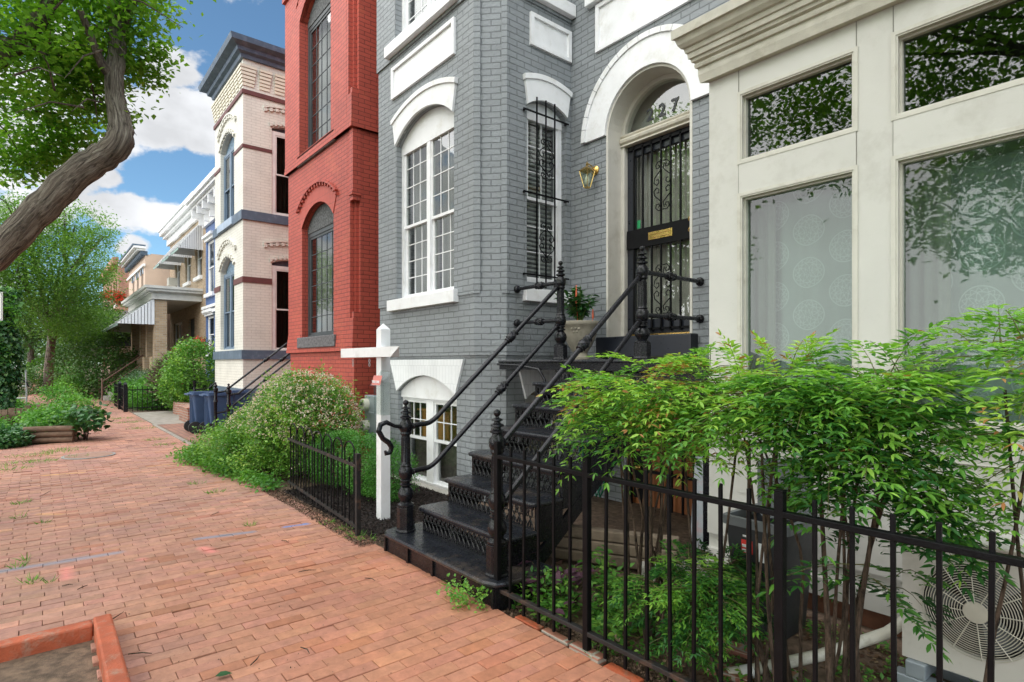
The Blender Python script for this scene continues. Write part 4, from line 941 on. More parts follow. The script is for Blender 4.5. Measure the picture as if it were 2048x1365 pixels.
MB().box(SX0 + .15, SX1 - .15, 4.40, 4.45, .1, 3.55).box(SX0 + .12, SX1 - .12, 3.83, 4.4, .06, .1).box(SX0 + .12, SX1 - .12, 3.83, 4.9, 3.50, 3.56).build('interior', paint('shop_interior', (.10, .105, .10), .9, bumps=0), sf)
pr = [(-.02, 3.50), (.045, 3.50), (.055, 3.555), (.055, 3.60), (.07, 3.605), (.075, 3.625), (.07, 3.64), (.088, 3.65), (.092, 3.67), (.105, 3.675), (.108, 3.71), (.118, 3.715), (.122, 3.73), (.125, 3.745), (.14, 3.75), (.158, 3.775), (.166, 3.80), (.17, 3.812), (.188, 3.816), (.190, 3.88), (-.02, 3.90)]
prof_band(sf, 'cornice', Wsf, SX0, SX1, pr, STORE_OLD, 1., 1.)
MB().box(SX0 - .1, SX1 + .1, 3.6, 4.94, 3.90, 3.95).build('roof', GALV, sf)
# ================================================================= iron staircase
st = thing('iron_staircase', (-3.5, 2.3, 0), 'black cast iron front staircase with pierced risers and turned newel posts', 'staircase')
SXL, SXR = -4.05, -2.90; RISE = .1935; RUN = .242; N1 = .162
def trd_z(n): return N1 + RISE * (n - 1)
def trd_y(n): return 2.335 + RUN * (n - 2)
def tread(x0, x1, y0, y1, z, name='tread', rc=.05):
    pl = [(x0, y1), (x0, y0 + rc), (x0 + rc * .3, y0 + rc * .3), (x0 + rc, y0), (x1 - rc, y0), (x1 - rc * .3, y0 + rc * .3), (x1, y0 + rc), (x1, y1)]
    n = len(pl); vs = [(a, b, z - .032) for a, b in pl] + [(a, b, z) for a, b in pl]
    mb = MB().add(vs, [tuple(range(n))[::-1], tuple(range(n, 2 * n))] + [(i, (i + 1) % n, n + (i + 1) % n, n + i) for i in range(n)])
    return mb.build(name, IRONW, st, bev=.012)
tread(-4.24, -2.72, 2.10, 2.62, N1, rc=.12)
mb = MB().box(-4.20, -2.76, 2.145, 2.6, -.05, N1 - .033)
for x_ in (-4.19, -3.83, -3.48, -3.12, -2.78): mb.box(x_ - .012, x_ + .012, 2.130, 2.15, -.04, N1 - .035)
mb.build('base_plinth', IRON, st)
def riser(x0, x1, y, z0, z1):
    h = z1 - z0; mb = MB().box(x0, x1, y, y + .012, z0, z0 + .012).box(x0, x1, y, y + .012, z1 - .022, z1)
    n = int((x1 - x0) / .056); wd = (x1 - x0) / n
    for k in range(n):
        c = x0 + (k + .5) * wd; P = lambda a, b, dy=0.: (c + a * wd, y + .004 + dy, z0 + b * h)
        for q in (-1, 1):
            mb.tube([P(.48 * q, .02), P(.40 * q, .22), P(.12 * q, .38), P(-.15 * q, .50), P(-.42 * q, .66), P(-.36 * q, .86), P(-.10 * q, .97)], .0048, 4)
            mb.tube([P(.5 * q, .52), P(.30 * q, .62, -.003), P(.18 * q, .78), P(.34 * q, .90), P(.48 * q, .84)], .004, 4)
            mb.tube([P(0, .05), P(.20 * q, .14, -.003), P(.22 * q, .30), P(0, .40)], .004, 4)
        mb.ball(P(0, .55, -.003), .0075, 6, 4); mb.box(c - .003, c + .003, y + .001, y + .009, z0, z0 + .35 * h)
    return mb.build('riser', IRON, st)
for n_ in range(2, 8):
    y0 = trd_y(n_); z = trd_z(n_)
    tread(SXL, SXR, y0, y0 + RUN + .045, z); riser(SXL + .05, SXR - .05, y0 + .035, trd_z(n_ - 1), z - .033)
LZ = 1.535; LY = 3.79
tread(-4.86, -2.30, LY, 4.945, LZ, 'landing', .03); riser(SXL + .05, SXR - .05, LY + .035, trd_z(7), LZ - .033)
MB().box(-4.84, -2.32, LY + .02, LY + .045, LZ - .10, LZ - .033).box(SXR + .0, -2.32, LY + .05, LY + .08, LZ - .20, LZ - .1).build('landing_apron', IRON, st)
for x_ in (SXL + .035, SXR - .035):
    mb = MB()
    for n_ in range(1, 8):
        y0 = trd_y(n_) if n_ > 1 else 2.14; y1 = trd_y(n_ + 1) if n_ < 7 else LY
        mb.box(x_ - .012, x_ + .012, y0 + .05, y1 + .055, trd_z(n_) - .28 if n_ > 1 else .0, trd_z(n_) - .034)
    mb.bar((x_, 2.5, .03), (x_, 3.95, 1.18), .03, .10); mb.build('stringer', IRON, st)
MB().tube([(-4.86, 3.80, 1.49), (-4.5, 3.80, 1.48), (-4.2, 3.80, 1.44), (-4.12, 3.80, 1.34), (-4.08, 3.8, 1.2)], .014, 6).build('bracket', IRON, st, smooth=60)
MB().box(-2.42, -2.34, 3.85, 3.93, -.2, 1.44).build('support_post', IRON, st)
def newel(x, y, z, hb, h1, h2):
    """turned post: box base of height hb, hubs at absolute heights h1 (lower rail) and h2 (upper rail)"""
    mb = MB().lathe((x, y, z), [(.080, 0), (.080, .012), (.072, .02), (.072, hb)], 8, rot=R(22.5))
    mb.build('newel_base', IRON, st, bev=.003)
    zb = z + hb; q = [(.060, 0), (.066, .004), (.066, .016), (.050, .024), (.040, .036), (.045, .05), (.060, .075), (.063, .10), (.056, .13), (.040, .155), (.030, .165), (.048, .172), (.048, .182), (.034, .19), (.034, .20), (.046, .207), (.046, .215), (.036, .225)]
    sc = (h1 - .05 - zb) / .225; pr = [(r_, zb + t * sc) for r_, t in q]
    pr += [(.040, h1 - .05), (.052, h1 - .03), (.057, h1), (.052, h1 + .03), (.040, h1 + .048), (.045, h1 + .055), (.038, h1 + .065)]
    pr += [(.0365, h1 + .07), (.0335, h2 - .07), (.040, h2 - .062), (.045, h2 - .055), (.042, h2 - .04), (.052, h2 - .02), (.052, h2 + .022), (.036, h2 + .045), (.030, h2 + .06)]
    f = [(.030, .06), (.046, .068), (.046, .078), (.026, .088), (.022, .10), (.043, .107), (.041, .118), (.022, .126), (.018, .136), (.036, .143), (.034, .152), (.014, .160), (.010, .168), (.021, .180), (.024, .192), (.019, .205), (.004, .213)]
    pr += [(r_, h2 + t) for r_, t in f[1:]]
    mb = MB().lathe((x, y, 0), pr, 20)
    for k in range(10):
        a = 2 * math.pi * k / 10; mb.tube([(x + .034 * math.cos(a), y + .034 * math.sin(a), h1 + .085), (x + .032 * math.cos(a), y + .032 * math.sin(a), h2 - .085)], .0052, 5)
    return mb.build('newel_post', IRON, st, smooth=35)
NW = [(-4.08, 2.26, N1, .20, .63, .995), (-2.87, 2.24, N1, .20, .63, .995), (-4.08, 3.98, LZ, .13, 1.925, 2.30), (-2.99, 3.86, LZ, .13, 1.90, 2.26)]
for a in NW: newel(*a)
def coupler(mb, p0, p1, t):
    p0 = Vector(p0); p1 = Vector(p1); c = p0.lerp(p1, t); d = (p1 - p0).normalized()
    mb.lathe(c - d * .075, [(.020, -.0), (.030, .004), (.030, .014), (.022, .022), (.034, .032), (.038, .055), (.036, .085), (.025, .118), (.033, .128), (.033, .138), (.020, .150)], 12, d)
    for k in range(6):
        a = 2 * math.pi * k / 6; e = d.orthogonal().normalized(); e2 = d.cross(e); o = (e * math.cos(a) + e2 * math.sin(a)); o2 = (e * math.cos(a + .8) + e2 * math.sin(a + .8))
        mb.tube([c - d * .045 + o * .036, c + o2 * .039, c + d * .035 + o * .034], .005, 4)
def rail(lo, hi, curve, t=.5, r_=.0205):
    lo = Vector(lo); hi = Vector(hi); mb = MB()
    s = lo + Vector((0, .045, 0))
    if curve:
        b_ = lo + Vector((0, .14, .01)); dirr = (hi - (lo + Vector((0, .22, .0)))).normalized(); e = lo + Vector((0, .22, 0)) + dirr * .10
        c1 = lo + Vector((0, .22, 0))
        mid = [b_.lerp(c1, q).lerp(c1.lerp(e, q), q) for q in (0, .25, .5, .75, 1)]
        pts = [s] + mid + [hi]; st0 = e
    else: pts = [s, hi]; st0 = s
    mb.tube(pts, r_, 10)
    mb.lathe(s - Vector((0, .01, 0)), [(.024, 0), (.030, .006), (.030, .016), (.021, .026), (.026, .034), (.021, .042)], 12, (0, 1, 0))
    dd = (hi - st0).normalized(); mb.lathe(hi - dd * .075, [(.021, 0), (.028, .005), (.028, .015), (.022, .025), (.022, .06)], 12, dd)
    coupler(mb, st0, hi, t); return mb.build('handrail', IRON, st, smooth=40)
rail((NW[0][0], NW[0][1], .995), (NW[2][0], NW[2][1], 2.285), 1, .56); rail((NW[0][0], NW[0][1], .63), (NW[2][0], NW[2][1], 1.905), 1, .48)
rail((NW[1][0], NW[1][1], .995), (NW[3][0], NW[3][1], 2.245), 0, .52); rail((NW[1][0], NW[1][1], .61), (NW[3][0], NW[3][1], 1.88), 0, .5)
def toprail(p0, p1, r_=.02):
    mb = MB().tube([p0, p1], r_, 10); d = (Vector(p1) - Vector(p0)).normalized(); coupler(mb, p0, p1, .45)
    mb.lathe(Vector(p1) - d * .04, [(.022, 0), (.035, .006), (.042, .02), (.042, .036), (.03, .042)], 14, d); return mb.build('landing_rail', IRON, st, smooth=40)
for z in (1.925, 2.30): toprail((NW[2][0], 3.98, z), (-4.888, 4.09, z + .02))
for z in (1.90, 2.26): toprail((NW[3][0], 3.86, z), (-3.14, 4.95, z + .03))
x, y, z = NW[0][0], NW[0][1], .995
MB().tube([(x, y - .04, z), (x, y - .10, z + .01), (x, y - .17, z + .045), (x, y - .22, z + .03), (x, y - .235, z - .02), (x, y - .20, z - .08), (x, y - .15, z - .115), (x, y - .125, z - .155), (x, y - .14, z - .195), (x, y - .175, z - .20), (x, y - .18, z - .175)], [.018, .014, .019, .022, .021, .020, .022, .021, .019, .017, .010], 10).build('scroll', IRON, st, smooth=60)

# ================================================================= fences
def spear_fence(name, loc, label, x0, x1, y, zt, posts, pitch, group=None, pk=.0155, ztop=None, yb=None):
    f = thing(name, loc, label, 'fence', group)
    MB().box(x0, x1, y - .017, y + .017, zt - .012, zt + .012).build('top_rail', FIRON, f, bev=.003)
    MB().box(x0, x1, y - .017, y + .017, .094, .118).build('bottom_rail', RUSTY, f, bev=.003)
    for px in posts: MB().box(px - .0175, px + .0175, y - .0175, y + .0175, -.03, zt + .085).box(px - .019, px + .019, y - .019, y + .019, zt + .085, zt + .092).build('post', FIRON, f, bev=.003)
    k = 0; n_ = int(round((x1 - x0) / pitch))
    for i in range(1, n_):
        px = x0 + i * pitch
        if min(abs(px - q) for q in posts) < .04: continue
        t = random.gauss(0, .003)
        MB().bar((px + t, y, .02), (px - t, y, zt + .075), pk, pk, (0, 1, 0)).build('picket', FIRON, f, bev=.003)
    return f
spear_fence('picket_fence', (-1.0, 2.19, 0), 'straight black iron picket fence in front of the garden shrubs, running from the stairs to the right edge', -2.80, 1.47, 2.19, .925, [-2.80, -2.05, -1.045, -.04, .96], .1255)['label'] = 'straight black iron picket fence in front of the nandina shrubs, right of the stairs'
hf = thing('hoop_top_fence', (-5.7, 2.2, 0), 'low black iron fence with hooped tops beside the boxwood hedge', 'fence')
hx0, hx1 = -7.0, -4.71
def hy(x_): return 2.14 + (hx1 - x_) / (hx1 - hx0) * .16
MB().bar((hx0, hy(hx0), .60), (hx1, hy(hx1), .60), .02, .028).build('top_rail', RUSTY, hf); MB().bar((hx0, hy(hx0), .09), (hx1, hy(hx1), .07), .02, .028).build('bottom_rail', RUSTY, hf)
MB().box(hx1 - .02, hx1 + .02, 2.12, 2.16, -.03, .715).build('post', RUSTY, hf, bev=.003)
hp = .093; k = 0; px = hx1 - hp
while px - .235 > hx0:
    a, b_ = px, px - .235
    c_ = (a + b_) / 2; r_ = (a - b_) / 2
    pts = [(a, hy(a), .03), (a, hy(a), .68)] + [(c_ + r_ * math.cos(t), hy(c_), .68 + r_ * 1.0 * math.sin(t)) for t in (math.pi * q / 8 for q in range(1, 8))] + [(b_, hy(b_), .68), (b_, hy(b_), .03)]
    MB().tube(pts, .0075, 6).build('hoop', FIRON, hf, smooth=60); MB().tube([(c_, hy(c_), .03), (c_, hy(c_), .66)], .0075, 6).build('picket', FIRON, hf)
    px -= .31

# ================================================================= sign post
sp = thing('sign_post', (-5.16, 2.59, 0), 'white wooden estate agent post with bare arm and clear leaflet box', 'sign post')
mb = MB().box(-5.17, -5.07, 2.54, 2.64, -.05, 1.83); mb.add([(-5.17, 2.54, 1.83), (-5.07, 2.54, 1.83), (-5.07, 2.64, 1.83), (-5.17, 2.64, 1.83), (-5.12, 2.59, 1.89)], [(0, 1, 4), (1, 2, 4), (2, 3, 4), (3, 0, 4)]); mb.build('post', W_PAINT, sp, bev=.003)
MB().add([(x_, y_, z_) for x_, z0 in ((-5.93, 1.56), (-4.80, 1.56)) for y_, z_ in ((2.50, 1.56), (2.59, 1.56), (2.59, 1.655), (2.50, 1.655))] + [(-4.72, 2.545, 1.655), (-4.80, 2.545, 1.56)], [(0, 1, 2, 3), (0, 4, 5, 1), (1, 5, 6, 2), (2, 6, 7, 3), (3, 7, 4, 0), (4, 7, 8), (5, 9, 8, 6), (7, 6, 8), (4, 8, 9), (4, 9, 5)]).build('arm', W_PAINT, sp)
for x_ in (-5.72, -5.33):
    mb = MB()
    for zc in (1.525, 1.485): mb.tube([(x_ + .016 * math.cos(t), 2.545, zc + .018 * math.sin(t)) for t in (2 * math.pi * q / 10 for q in range(11))], .003, 5)
    mb.build('hook', ALU, sp)
mb = MB(); bx0, bx1, by0, by1 = -5.07, -4.87, 2.465, 2.537
mb.box(bx0, bx1, by1 - .004, by1, 1.02, 1.43).box(bx0, bx0 + .004, by0, by1, 1.02, 1.32).box(bx1 - .004, bx1, by0, by1, 1.02, 1.32).box(bx0, bx1, by0, by0 + .004, 1.02, 1.30).box(bx0, bx1, by0, by1, 1.015, 1.02)
bxo = mb.build('leaflet_box', CLEARP, sp, uv=False)
MB().add([(bx0 - .01, by1, 1.42), (bx1 + .01, by1, 1.42), (bx1 + .01, by0 - .035, 1.29), (bx0 - .01, by0 - .035, 1.29), (bx0 - .01, by1, 1.415), (bx1 + .01, by1, 1.415), (bx1 + .01, by0 - .035, 1.285), (bx0 - .01, by0 - .035, 1.285)], [(0, 1, 2, 3), (7, 6, 5, 4), (0, 4, 5, 1), (2, 6, 7, 3)]).build('box_lid', CLEARP, bxo, uv=False)
MB().add([(bx0 + .012, by0 - .005, 1.385), (bx1 - .012, by0 - .005, 1.385), (bx1 - .012, by0 - .030, 1.295), (bx0 + .012, by0 - .030, 1.295)], [(0, 1, 2, 3)]).build('red_label', paint('red_sticker', (.62, .20, .17), .5, bumps=0), bxo)
mb = MB().add(*textmesh('TAKE ONE', .032, front(by0 - .026), (bx0 + bx1) / 2, .004, 1.315)); mb.build('lettering', W_PAINT, bxo, uv=False)

# ================================================================= meters on the gray house's corner
mt_ = thing('electric_meter_cabinet', (-7.9, 4.0, 0), 'gray electric meter cabinet with two round meters beside the basement window', 'meter cabinet')
Wm = front(3.56)
MB().fbox(Wm, -7.62, -7.24, -.11, .0, .31, 1.05).build('cabinet', GALV, mt_, bev=.01)
for z in (.92, .62):
    m1 = MB().lathe(fp(Wm, -7.53, 0, z), [(.085, 0), (.085, .07), (.076, .085), (.001, .087)], 20, (0, -1, 0)).build('meter', paint('meter_ivory', (.55, .54, .44), .4, bumps=0), mt_, smooth=40)
    MB().fbox(Wm, -7.57, -7.49, .0872, .0892, z - .005, z + .035).build('dial', DARKF, m1)
    MB().tube([fp(Wm, -7.44, .0, z - .1), fp(Wm, -7.42, .03, z - .1), fp(Wm, -7.26, .03, z - .1)], .008, 6).build('conduit', GALV, mt_)

# ================================================================= plant urn on the landing
ur = thing('stone_urn', (-4.47, 4.30, LZ), 'weathered cast stone urn with grape relief on the landing by the left newel', 'urn')
ux, uy = -4.36, 4.55
mb = MB().lathe((ux, uy, LZ), [(r_ * .86, h_ * .93) for r_, h_ in [(.13, 0), (.13, .03), (.10, .05), (.085, .08), (.10, .10), (.15, .17), (.195, .26), (.215, .34), (.22, .37), (.245, .40), (.255, .42), (.25, .445), (.235, .45), (.21, .43), (.20, .40), (.001, .39)]], 28); mb.build('bowl', URN, ur, smooth=40)
mb = MB()
for q, (a, b_) in enumerate([(-.04, .33), (0, .335), (.04, .33), (-.02, .30), (.02, .30), (.0, .27), (-.03, .275), (.03, .275), (0, .24), (-.015, .215)]):
    ang = R(-62) + a / .2; rr = .86 * (.10 + (b_ - .10) * .46)
    mb.ball((ux + rr * 1.03 * math.cos(ang), uy + rr * 1.03 * math.sin(ang), LZ + b_), .017, 8, 5)
mb.build('grape_relief', URN, ur, smooth=60)
pl_ = thing('potted_plant', (ux, uy, LZ + .4), 'leafy potted plant with thin red flower spikes, growing in the stone urn', 'plant')
n_ = 420; P_ = np.zeros((0, 3)); A_ = np.zeros((0, 3)); mb = MB()
for k in range(26):
    a = rng.uniform(0, 6.28); lean = rng.uniform(.1, .85); h = rng.uniform(.18, .42)
    pts = [Vector((ux, uy, LZ + .39)), Vector((ux + math.cos(a) * lean * h * .5, uy + math.sin(a) * lean * h * .5, LZ + .39 + h * .55)), Vector((ux + math.cos(a) * lean * h * 1.05, uy + math.sin(a) * lean * h * 1.05, LZ + .39 + h))]
    mb.tube(pts, [.006, .005, .003], 5)
    m_ = 16; t = rng.uniform(.35, 1, m_); p = np.array([list(pts[0].lerp(pts[1], q * 2) if q < .5 else pts[1].lerp(pts[2], q * 2 - 1)) for q in t])
    an = rng.uniform(0, 6.28, m_); P_ = np.vstack([P_, p]); A_ = np.vstack([A_, np.c_[np.cos(an), np.sin(an), rng.uniform(-.5, .5, m_)]])
mb.build('stem', paint('plant_stem', (.08, .14, .03), .6), pl_)
leaves('foliage', P_, A_, np.tile([0, 0, 1.], (len(P_), 1)) + rng.normal(size=(len(P_), 3)) * .3, rng.uniform(.07, .115, len(P_)), .04, rng.random(len(P_)) * .75, GIVY, pl_, LEAF6)
for (dx, dy, h0, h1) in ((.02, -.08, .62, .82), (.14, .05, .46, .56), (-.1, .1, .45, .55)):
    MB().tube([(ux + dx * .6, uy + dy * .6, LZ + h0 - .2), (ux + dx, uy + dy, LZ + h0 - .02)], .003, 5).lathe((ux + dx, uy + dy, LZ + h0 - .02), [(.004, 0), (.012, .02), (.011, (h1 - h0) * .5), (.006, h1 - h0), (.001, h1 - h0 + .01)], 8).build('flower_spike', paint('coral_spike', (.75, .16, .08), .6, bumps=.3), pl_, smooth=60)

# ================================================================= waste bin with raised swing lid
wb = thing('waste_bin', (-1.55, 3.2, 0), 'dark gray plastic waste bin with tilted swing lid beside the shopfront wall', 'bin')
def taper(mb, cx, cy, z0, z1, a0, b0, a1, b1, rc=.2, hollow=None):
    def ring(a, b, z):
        out = []
        for sx, sy, st_ in ((1, 1, 0), (-1, 1, 90), (-1, -1, 180), (1, -1, 270)):
            for q in (0, 30, 60, 90):
                t = R(st_ + q); r_ = rc * min(a, b); out.append((cx + sx * (a - r_) + r_ * math.cos(t), cy + sy * (b - r_) + r_ * math.sin(t), z))
        return out
    r0, r1 = ring(a0, b0, z0), ring(a1, b1, z1); n = len(r0)
    mb.add(r0 + r1, [(i, (i + 1) % n, n + (i + 1) % n, n + i) for i in range(n)] + [tuple(range(n))[::-1]] + ([] if hollow else [tuple(range(n, 2 * n))])); return r1
BX, BY = -1.615, 3.27
mb = MB(); taper(mb, BX, BY, -.02, .60, .135, .155, .18, .20, hollow=True); taper(mb, BX, BY, .02, .59, .128, .148, .171, .19, hollow=True); mb.build('body', PLBIN, wb, smooth=50)
rm = MB(); taper(rm, BX, BY, .575, .625, .193, .213, .193, .213, hollow=True); r1 = taper(rm, BX, BY, .575, .625, .165, .185, .165, .185, hollow=True)
n_ = 16; rm.f += [(n_ + i, n_ + (i + 1) % n_, 3 * n_ + (i + 1) % n_, 3 * n_ + i) for i in range(n_)]; rm.f = [f for f in rm.f if len(f) == 4]; rm.build('rim', PLGRAY, wb)
ld = MB(); taper(ld, 0, 0, -.02, .02, .145, .17, .13, .155, .35); c_, s_ = math.cos(R(-78)), math.sin(R(-78))
ld.v = [(BX + .02 + x_ * 1.0, BY + .02 + y_ * c_ - z_ * s_ * 1., .79 - y_ * s_ + z_ * c_) for x_, y_, z_ in ld.v]
ld.v = [(BX + (a - BX) * math.cos(.5) - (b_ - BY) * math.sin(.5) + .06, BY + (a - BX) * math.sin(.5) + (b_ - BY) * math.cos(.5), c) for a, b_, c in ld.v]; ld.build('swing_lid', PLGRAY, wb, smooth=40)
Wbn = front(BY - .187)
lb = MB().fbox(Wbn, BX - .075, BX - .01, -.012, .006, .43, .545).build('red_label', paint('red_label', (.70, .04, .03), .5, bumps=0), wb)
mb = MB().fbox(Wbn, BX - .066, BX - .018, .006, .008, .52, .538).fbox(Wbn, BX - .070, BX - .040, .006, .008, .462, .478).fbox(Wbn, BX - .070, BX - .018, .006, .008, .435, .452); mb.build('white_print', W_PAINT, lb)
lb2 = MB().fbox(Wbn, BX + .02, BX + .06, -.012, .006, .40, .545).build('white_label', W_PAINT, wb)

# ================================================================= outdoor air conditioner
ac = thing('air_conditioner_unit', (-.5, 3.3, 0), 'ivory outdoor air conditioner with round wire fan guard, at the shopfront foot', 'air conditioner')
Wa = front(3.15); ax0, ax1, az0, az1 = -.925, -.08, .12, .70; fc = (-.645, .42); fr = .200
circ = lambda r_, n=40: [(fc[0] + r_ * math.cos(2 * math.pi * k / n), fc[1] + r_ * math.sin(2 * math.pi * k / n)) for k in range(n)]
mb = MB().panel(Wa, rect(ax0, ax1, az0, az1), [circ(fr)], 0, -.02); mb.box(ax0, ax0 + .01, 3.17, 3.45, az0, az1).box(ax1 - .01, ax1, 3.17, 3.45, az0, az1).box(ax0 + .01, ax1 - .01, 3.44, 3.45, az0, az1).box(ax0 + .01, ax1 - .01, 3.17, 3.44, az0, az0 + .01); mb.build('casing', ACM, ac)
MB().box(ax0 - .012, ax1 + .012, 3.135, 3.465, az1, az1 + .022).build('top_cover', ACM, ac, bev=.008)
MB().fbox(Wa, ax0 + .02, ax1 - .02, -.26, -.24, az0 + .02, az1 - .02).build('dark_core', DARKIN, ac)
g = MB()
for k in range(17):
    r_ = .045 + (fr + .006 - .045) * k / 16; g.tube([fp(Wa, a, .012 * (1 - (r_ / fr) ** 2) + .008, b_) for a, b_ in circ(r_, 36) + [circ(r_, 36)[0]]], .0019, 4, False)
for k in range(12):
    t = 2 * math.pi * k / 12 + .1; g.tube([fp(Wa, fc[0] + r_ * math.cos(t), .012 * (1 - (r_ / fr) ** 2) + .010, fc[1] + r_ * math.sin(t)) for r_ in (.04, .14, fr + .006)], .0024, 4)
g.lathe(fp(Wa, fc[0], .018, fc[1]), [(.044, 0), (.044, .006), (.001, .008)], 20, (0, -1, 0)); g.build('fan_guard', paint('guard_ivory', (.52, .50, .42), .5, bumps=0), ac)
fb = MB()
for k in range(3):
    t = 2 * math.pi * k / 3 + .6
    fb.add([fp(Wa, fc[0] + r_ * math.cos(t + dt), d_, fc[1] + r_ * math.sin(t + dt)) for r_, dt, d_ in ((.05, 0, -.05), (.20, .1, -.05), (.205, .75, -.10), (.05, .9, -.10))], [(0, 1, 2, 3), (3, 2, 1, 0)][:1])
fb.lathe(fp(Wa, fc[0], -.12, fc[1]), [(.05, 0), (.05, .08), (.001, .09)], 16, (0, -1, 0)); fb.build('fan_blades', PLGRAY, ac)
MB().box(ax0 - .03, ax1 + .05, 3.12, 3.2, -.03, .045).box(ax0 - .03, ax1 + .05, 3.38, 3.46, -.03, .045).box(ax0 + .02, ax0 + .1, 3.12, 3.46, .045, .118).box(ax1 - .1, ax1 - .02, 3.12, 3.46, .045, .118).build('support_rails', GALV, ac, bev=.006)
dp = thing('drain_pipe', (-1.3, 3.1, 0), 'white plastic drain pipe lying on the garden soil by the air conditioner', 'pipe')
MB().tube([(-.96, 3.36, .22), (-1.02, 3.25, .16), (-1.22, 2.98, .06), (-1.42, 2.70, .0), (-1.5, 2.6, -.02)], .028, 12).build('pipe', paint('pvc_white', (.62, .60, .52), .5, var=.06, dirt=(.3, .25, .18), dscale=9), dp, smooth=60)
MB().lathe((-1.44, 2.67, -.012), [(.036, -.03), (.036, .03)], 12, (.75, .95, .2)).build('coupling', W_PAINT, dp, smooth=50)

# ================================================================= things under the landing
hs_ = thing('garden_hose', (-3.9, 4.6, .5), 'green garden hose hanging in loops under the staircase landing', 'hose')
mb = MB()
for k in range(6):
    x_ = -4.52 + .05 * k; mb.tube([(x_, 4.75 - .02 * k, 1.0), (x_ - .01, 4.72, .6), (x_ + .02, 4.70, .15), (x_ + .07, 4.69, .05), (x_ + .12, 4.70, .15), (x_ + .11, 4.72, .6), (x_ + .10, 4.75, 1.0)], .011, 6)
mb.build('hose', GHOSE, hs_, smooth=60)
tb = thing('timber_edging', (-2.6, 3.6, 0), 'weathered gray brown timbers edging the sunken basement entry beneath the landing', 'timber edging')
for k in range(3): MB().bar((-3.30, 3.05 + .015 * k, .04 + .085 * k), (-2.42, 3.52 + .01 * k, .04 + .085 * k), .09, .078).build('timber', OLDW, tb, bev=.01)
kb = thing('concrete_kerb', (-2.5, 3.6, 0), 'low curved concrete kerb around the sunken basement entry', 'kerb')
mb = MB(); pts = [(-2.62, 3.36), (-2.45, 3.42), (-2.35, 3.62), (-2.30, 3.9), (-2.28, 4.4)]
for (a, b_), (c_, d_) in zip(pts[:-1], pts[1:]): mb.bar((a, b_, .0), (c_, d_, .0), .16, .14)
mb.build('kerb_stone', CONC, kb, bev=.02)
for i, (x_, y_, s_) in enumerate(((-2.48, 3.10, .05), (-2.05, 2.45, .03), (-1.2, 2.62, .04))):
    o = MB().ball((x_, y_, .0), s_, 9, 6, .7).build('pebble', paint('pebble_stone', (.42, .30, .2), .8, var=.2), None, smooth=70)
    tag(o, ('tan fist sized stone near the curved kerb', 'small tan pebble on the soil by the fence post', 'pale pebble in the soil between shrub canes')[i], 'stone')
pb = thing('plastic_bag', (-1.95, 3.5, .5), 'crumpled clear plastic bag with red and blue print beside the shopfront wall', 'bag')
mb = MB(); taper(mb, -2.42, 3.95, .1, .78, .12, .10, .10, .05, .3); mb.v = [(a + .012 * math.sin(37 * c + 9 * a), b_ + .012 * math.sin(29 * c + 17 * a), c) for a, b_, c in mb.v]; mb.build('bag', paint('bag_plastic', (.42, .46, .5), .3, var=.15, dirt=(.55, .14, .12), dscale=6, bumps=.8), pb, smooth=60)
# scattered old bricks and stones set into the garden floor
for i, (x_, y_, a_, t_) in enumerate(((-1.62, 2.86, .2, 'first old brick by the bin, set flat'), (-1.36, 2.80, .15, 'old orange brick set flat between shrub canes and bin'), (-1.50, 2.62, .3, 'old brick nearest the fence in the garden floor'), (-1.22, 2.60, .1, 'old yellowish brick beside the drain pipe'), (-1.02, 2.75, -.1, 'old brick flat in soil under the drain pipe end'))):
    mb = MB().box(-.105, .105, -.052, .052, -.02, .022 if i % 2 else .015); mb.v = [(x_ + a * math.cos(a_) - b_ * math.sin(a_), y_ + a * math.sin(a_) + b_ * math.cos(a_), c - .02) for a, b_, c in mb.v]
    tag(mb.build('loose_brick', OLDB if i != 3 else paint('mossy_yellow_brick', (.36, .25, .12), .9, var=.3, dirt=(.15, .17, .06), dscale=12), None, bev=.006), t_, 'brick', 'old bricks in the garden floor')

# ================================================================= tree box timbers, manhole, edge bricks
tx = thing('timber_tree_box', (-3.95, .3, 0), 'worn orange red painted timber border of the street tree box', 'timber border')
MB().box(-3.98, 2.5, .232, .318, -.05, .08).build('long_timber', ORWOOD, tx, bev=.012)
MB().box(-3.99, -3.90, -1.45, .229, -.05, .066).build('short_timber', ORWOOD, tx, bev=.012)
mh = thing('manhole_cover', (-12.1, .9, 0), 'round metal utility cover set in the brick sidewalk', 'manhole cover')
mx_, my_ = gp(178, 912)
MB().lathe((mx_, my_, -.02), [(.36, 0), (.36, .030), (.325, .032), (.322, .027), (.001, .028)], 40).build('ring', paint('worn_gray_iron', (.30, .30, .29), .6, metal=.3, dirt=(.14, .12, .1)), mh)
MB().lathe((mx_, my_, .010), [(.318, 0), (.318, .003), (.001, .004)], 40).build('cover', paint('dusty_cover', (.30, .18, .13), .8, var=.2, scale=14, bumps=.8), mh)
for i in range(8):
    x_ = -2.62 + .235 * i; o = MB().box(x_, x_ + .205, 2.165 + random.uniform(-.01, .01), 2.225, -.05, .008 + random.uniform(-.01, .012)).build('edging_brick', OLDB if i % 3 else ORWOOD, None, bev=.005)
    tag(o, 'worn brick set on edge along the soil strip beneath the picket fence', 'brick', 'edging bricks beneath the picket fence')

